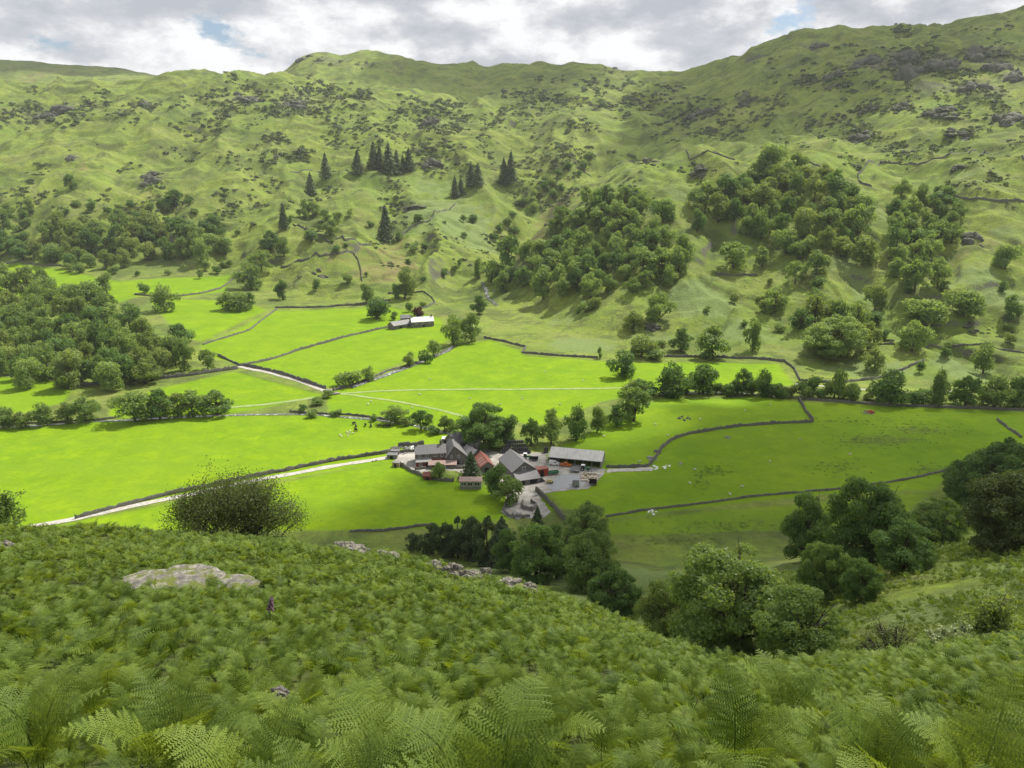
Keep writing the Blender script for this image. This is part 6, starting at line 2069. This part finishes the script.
# ------------------------------------------------------------------ unseen clouds added overhead, outlined to lay shade on chosen ground
def cloudmat():
    m, t, out = newmat('cloud')
    a = t.nodes.new('ShaderNodeAttribute'); a.attribute_name = 'dens'
    d = t.nodes.new('ShaderNodeBsdfDiffuse'); d.inputs['Color'].default_value = (.85, .85, .86, 1)
    tl = t.nodes.new('ShaderNodeBsdfTranslucent'); tl.inputs['Color'].default_value = (.85, .85, .86, 1)
    m1 = t.nodes.new('ShaderNodeMixShader'); m1.inputs[0].default_value = .5
    t.links.new(d.outputs[0], m1.inputs[1]); t.links.new(tl.outputs[0], m1.inputs[2])
    tr = t.nodes.new('ShaderNodeBsdfTransparent')
    m2 = t.nodes.new('ShaderNodeMixShader')
    t.links.new(a.outputs['Fac'], m2.inputs[0]); t.links.new(tr.outputs[0], m2.inputs[1]); t.links.new(m1.outputs[0], m2.inputs[2])
    t.links.new(m2.outputs[0], out.inputs[0])
    return m


M['cloud'] = cloudmat()


def cloud(poly, alt, thick, dens, edge, ground=0.0, seed=0, n=72):
    off = SUNV / SUNV[2] * (alt - ground)  # lifts the wanted shade outline sunward, out of view
    a = np.array(poly, float) + off[:2]
    xs = np.linspace(a[:, 0].min() - 30, a[:, 0].max() + 30, n); ys = np.linspace(a[:, 1].min() - 30, a[:, 1].max() + 30, n)
    XX, YY = np.meshgrid(xs, ys)
    wx = XX + edge * .8 * perlin(XX / edge / 2.2, YY / edge / 2.2, seed); wy = YY + edge * .8 * perlin(XX / edge / 2.2, YY / edge / 2.2, seed + 1)
    dist = np.full(XX.shape, 1e9)
    for i in range(len(a)):
        p0, p1 = a[i], a[(i + 1) % len(a)]
        v_ = p1 - p0
        q = np.clip(((wx - p0[0]) * v_[0] + (wy - p0[1]) * v_[1]) / (v_ @ v_), 0, 1)
        dist = np.minimum(dist, np.hypot(wx - p0[0] - q * v_[0], wy - p0[1] - q * v_[1]))
    ins = inpoly(wx, wy, [tuple(q) for q in a])
    sd = np.where(ins, dist, -dist)
    k = sstep(-edge * .3, edge, sd)
    h = thick * np.sqrt(np.clip(k, 0, 1)) * (1 + .35 * perlin(XX / 60, YY / 60, seed + 2) + .2 * perlin(XX / 25, YY / 25, seed + 3))
    top = alt + h * .75; bot = alt - h * .2
    dn = dens * k * (1 + .35 * perlin(XX / 110, YY / 110, seed + 4))
    id_ = np.arange(n * n).reshape(n, n)
    q = np.stack([id_[:-1, :-1], id_[:-1, 1:], id_[1:, 1:], id_[1:, :-1]], -1).reshape(-1, 4)
    kk = k.ravel()
    q = q[(kk[q] > 0).any(1)]
    V = np.concatenate([np.stack([XX, YY, top], -1).reshape(-1, 3), np.stack([XX, YY, bot], -1).reshape(-1, 3)])
    me = npmesh('cloud', V, np.concatenate([q, q[:, ::-1] + n * n]), M['cloud'], True)
    at_ = me.attributes.new('dens', 'FLOAT', 'POINT'); at_.data.foreach_set('value', np.clip(np.concatenate([dn.ravel()] * 2), 0, 1).astype(np.float32))
    return tag(put('cloud', me), kind='structure')


cloud([(-170, -80), (-110, 30), (-90, 62), (380, 62), (380, -80)], 1000, 140, .15, 24, 110, 1)
cloud([(-100, 70), (-105, 150), (-60, 195), (60, 204), (260, 194), (380, 184), (380, 70)], 1030, 140, .48, 18, 45, 15)
cloud([(-92, 205), (-84, 262), (-50, 290), (-25, 284), (2, 270), (30, 274), (46, 300), (62, 384), (150, 400), (260, 378), (460, 370), (460, 185), (260, 192), (60, 202)], 1060, 150, .82, 16, 5, 21, 90)
cloud([(160, 1250), (160, 1700), (330, 2000), (800, 1900), (1200, 1500), (1000, 1180), (640, 1180), (420, 1150)], 1200, 160, .6, 90, 200, 5)
cloud([(-330, 1700), (-420, 2250), (150, 2250), (260, 1900), (120, 1560), (-60, 1600)], 1300, 150, .55, 80, 250, 9)
cloud([(-2600, 2300), (-2600, 3300), (-1000, 3200), (-1000, 2350)], 1500, 180, .8, 120, 350, 13)

# ------------------------------------------------------------------ air
hz = MB().box(-3700, 3700, -90, 3700, -30, 480)
hm, t_, out_ = newmat('haze')
pv = t_.nodes.new('ShaderNodeVolumePrincipled')
pv.inputs['Color'].default_value = (.92, .95, 1, 1)
pv.inputs['Density'].default_value = 0.00005
pv.inputs['Anisotropy'].default_value = 0.2
t_.links.new(pv.outputs[0], out_.inputs['Volume'])
o = hz.build('haze', hm)
tag(o, kind='stuff')
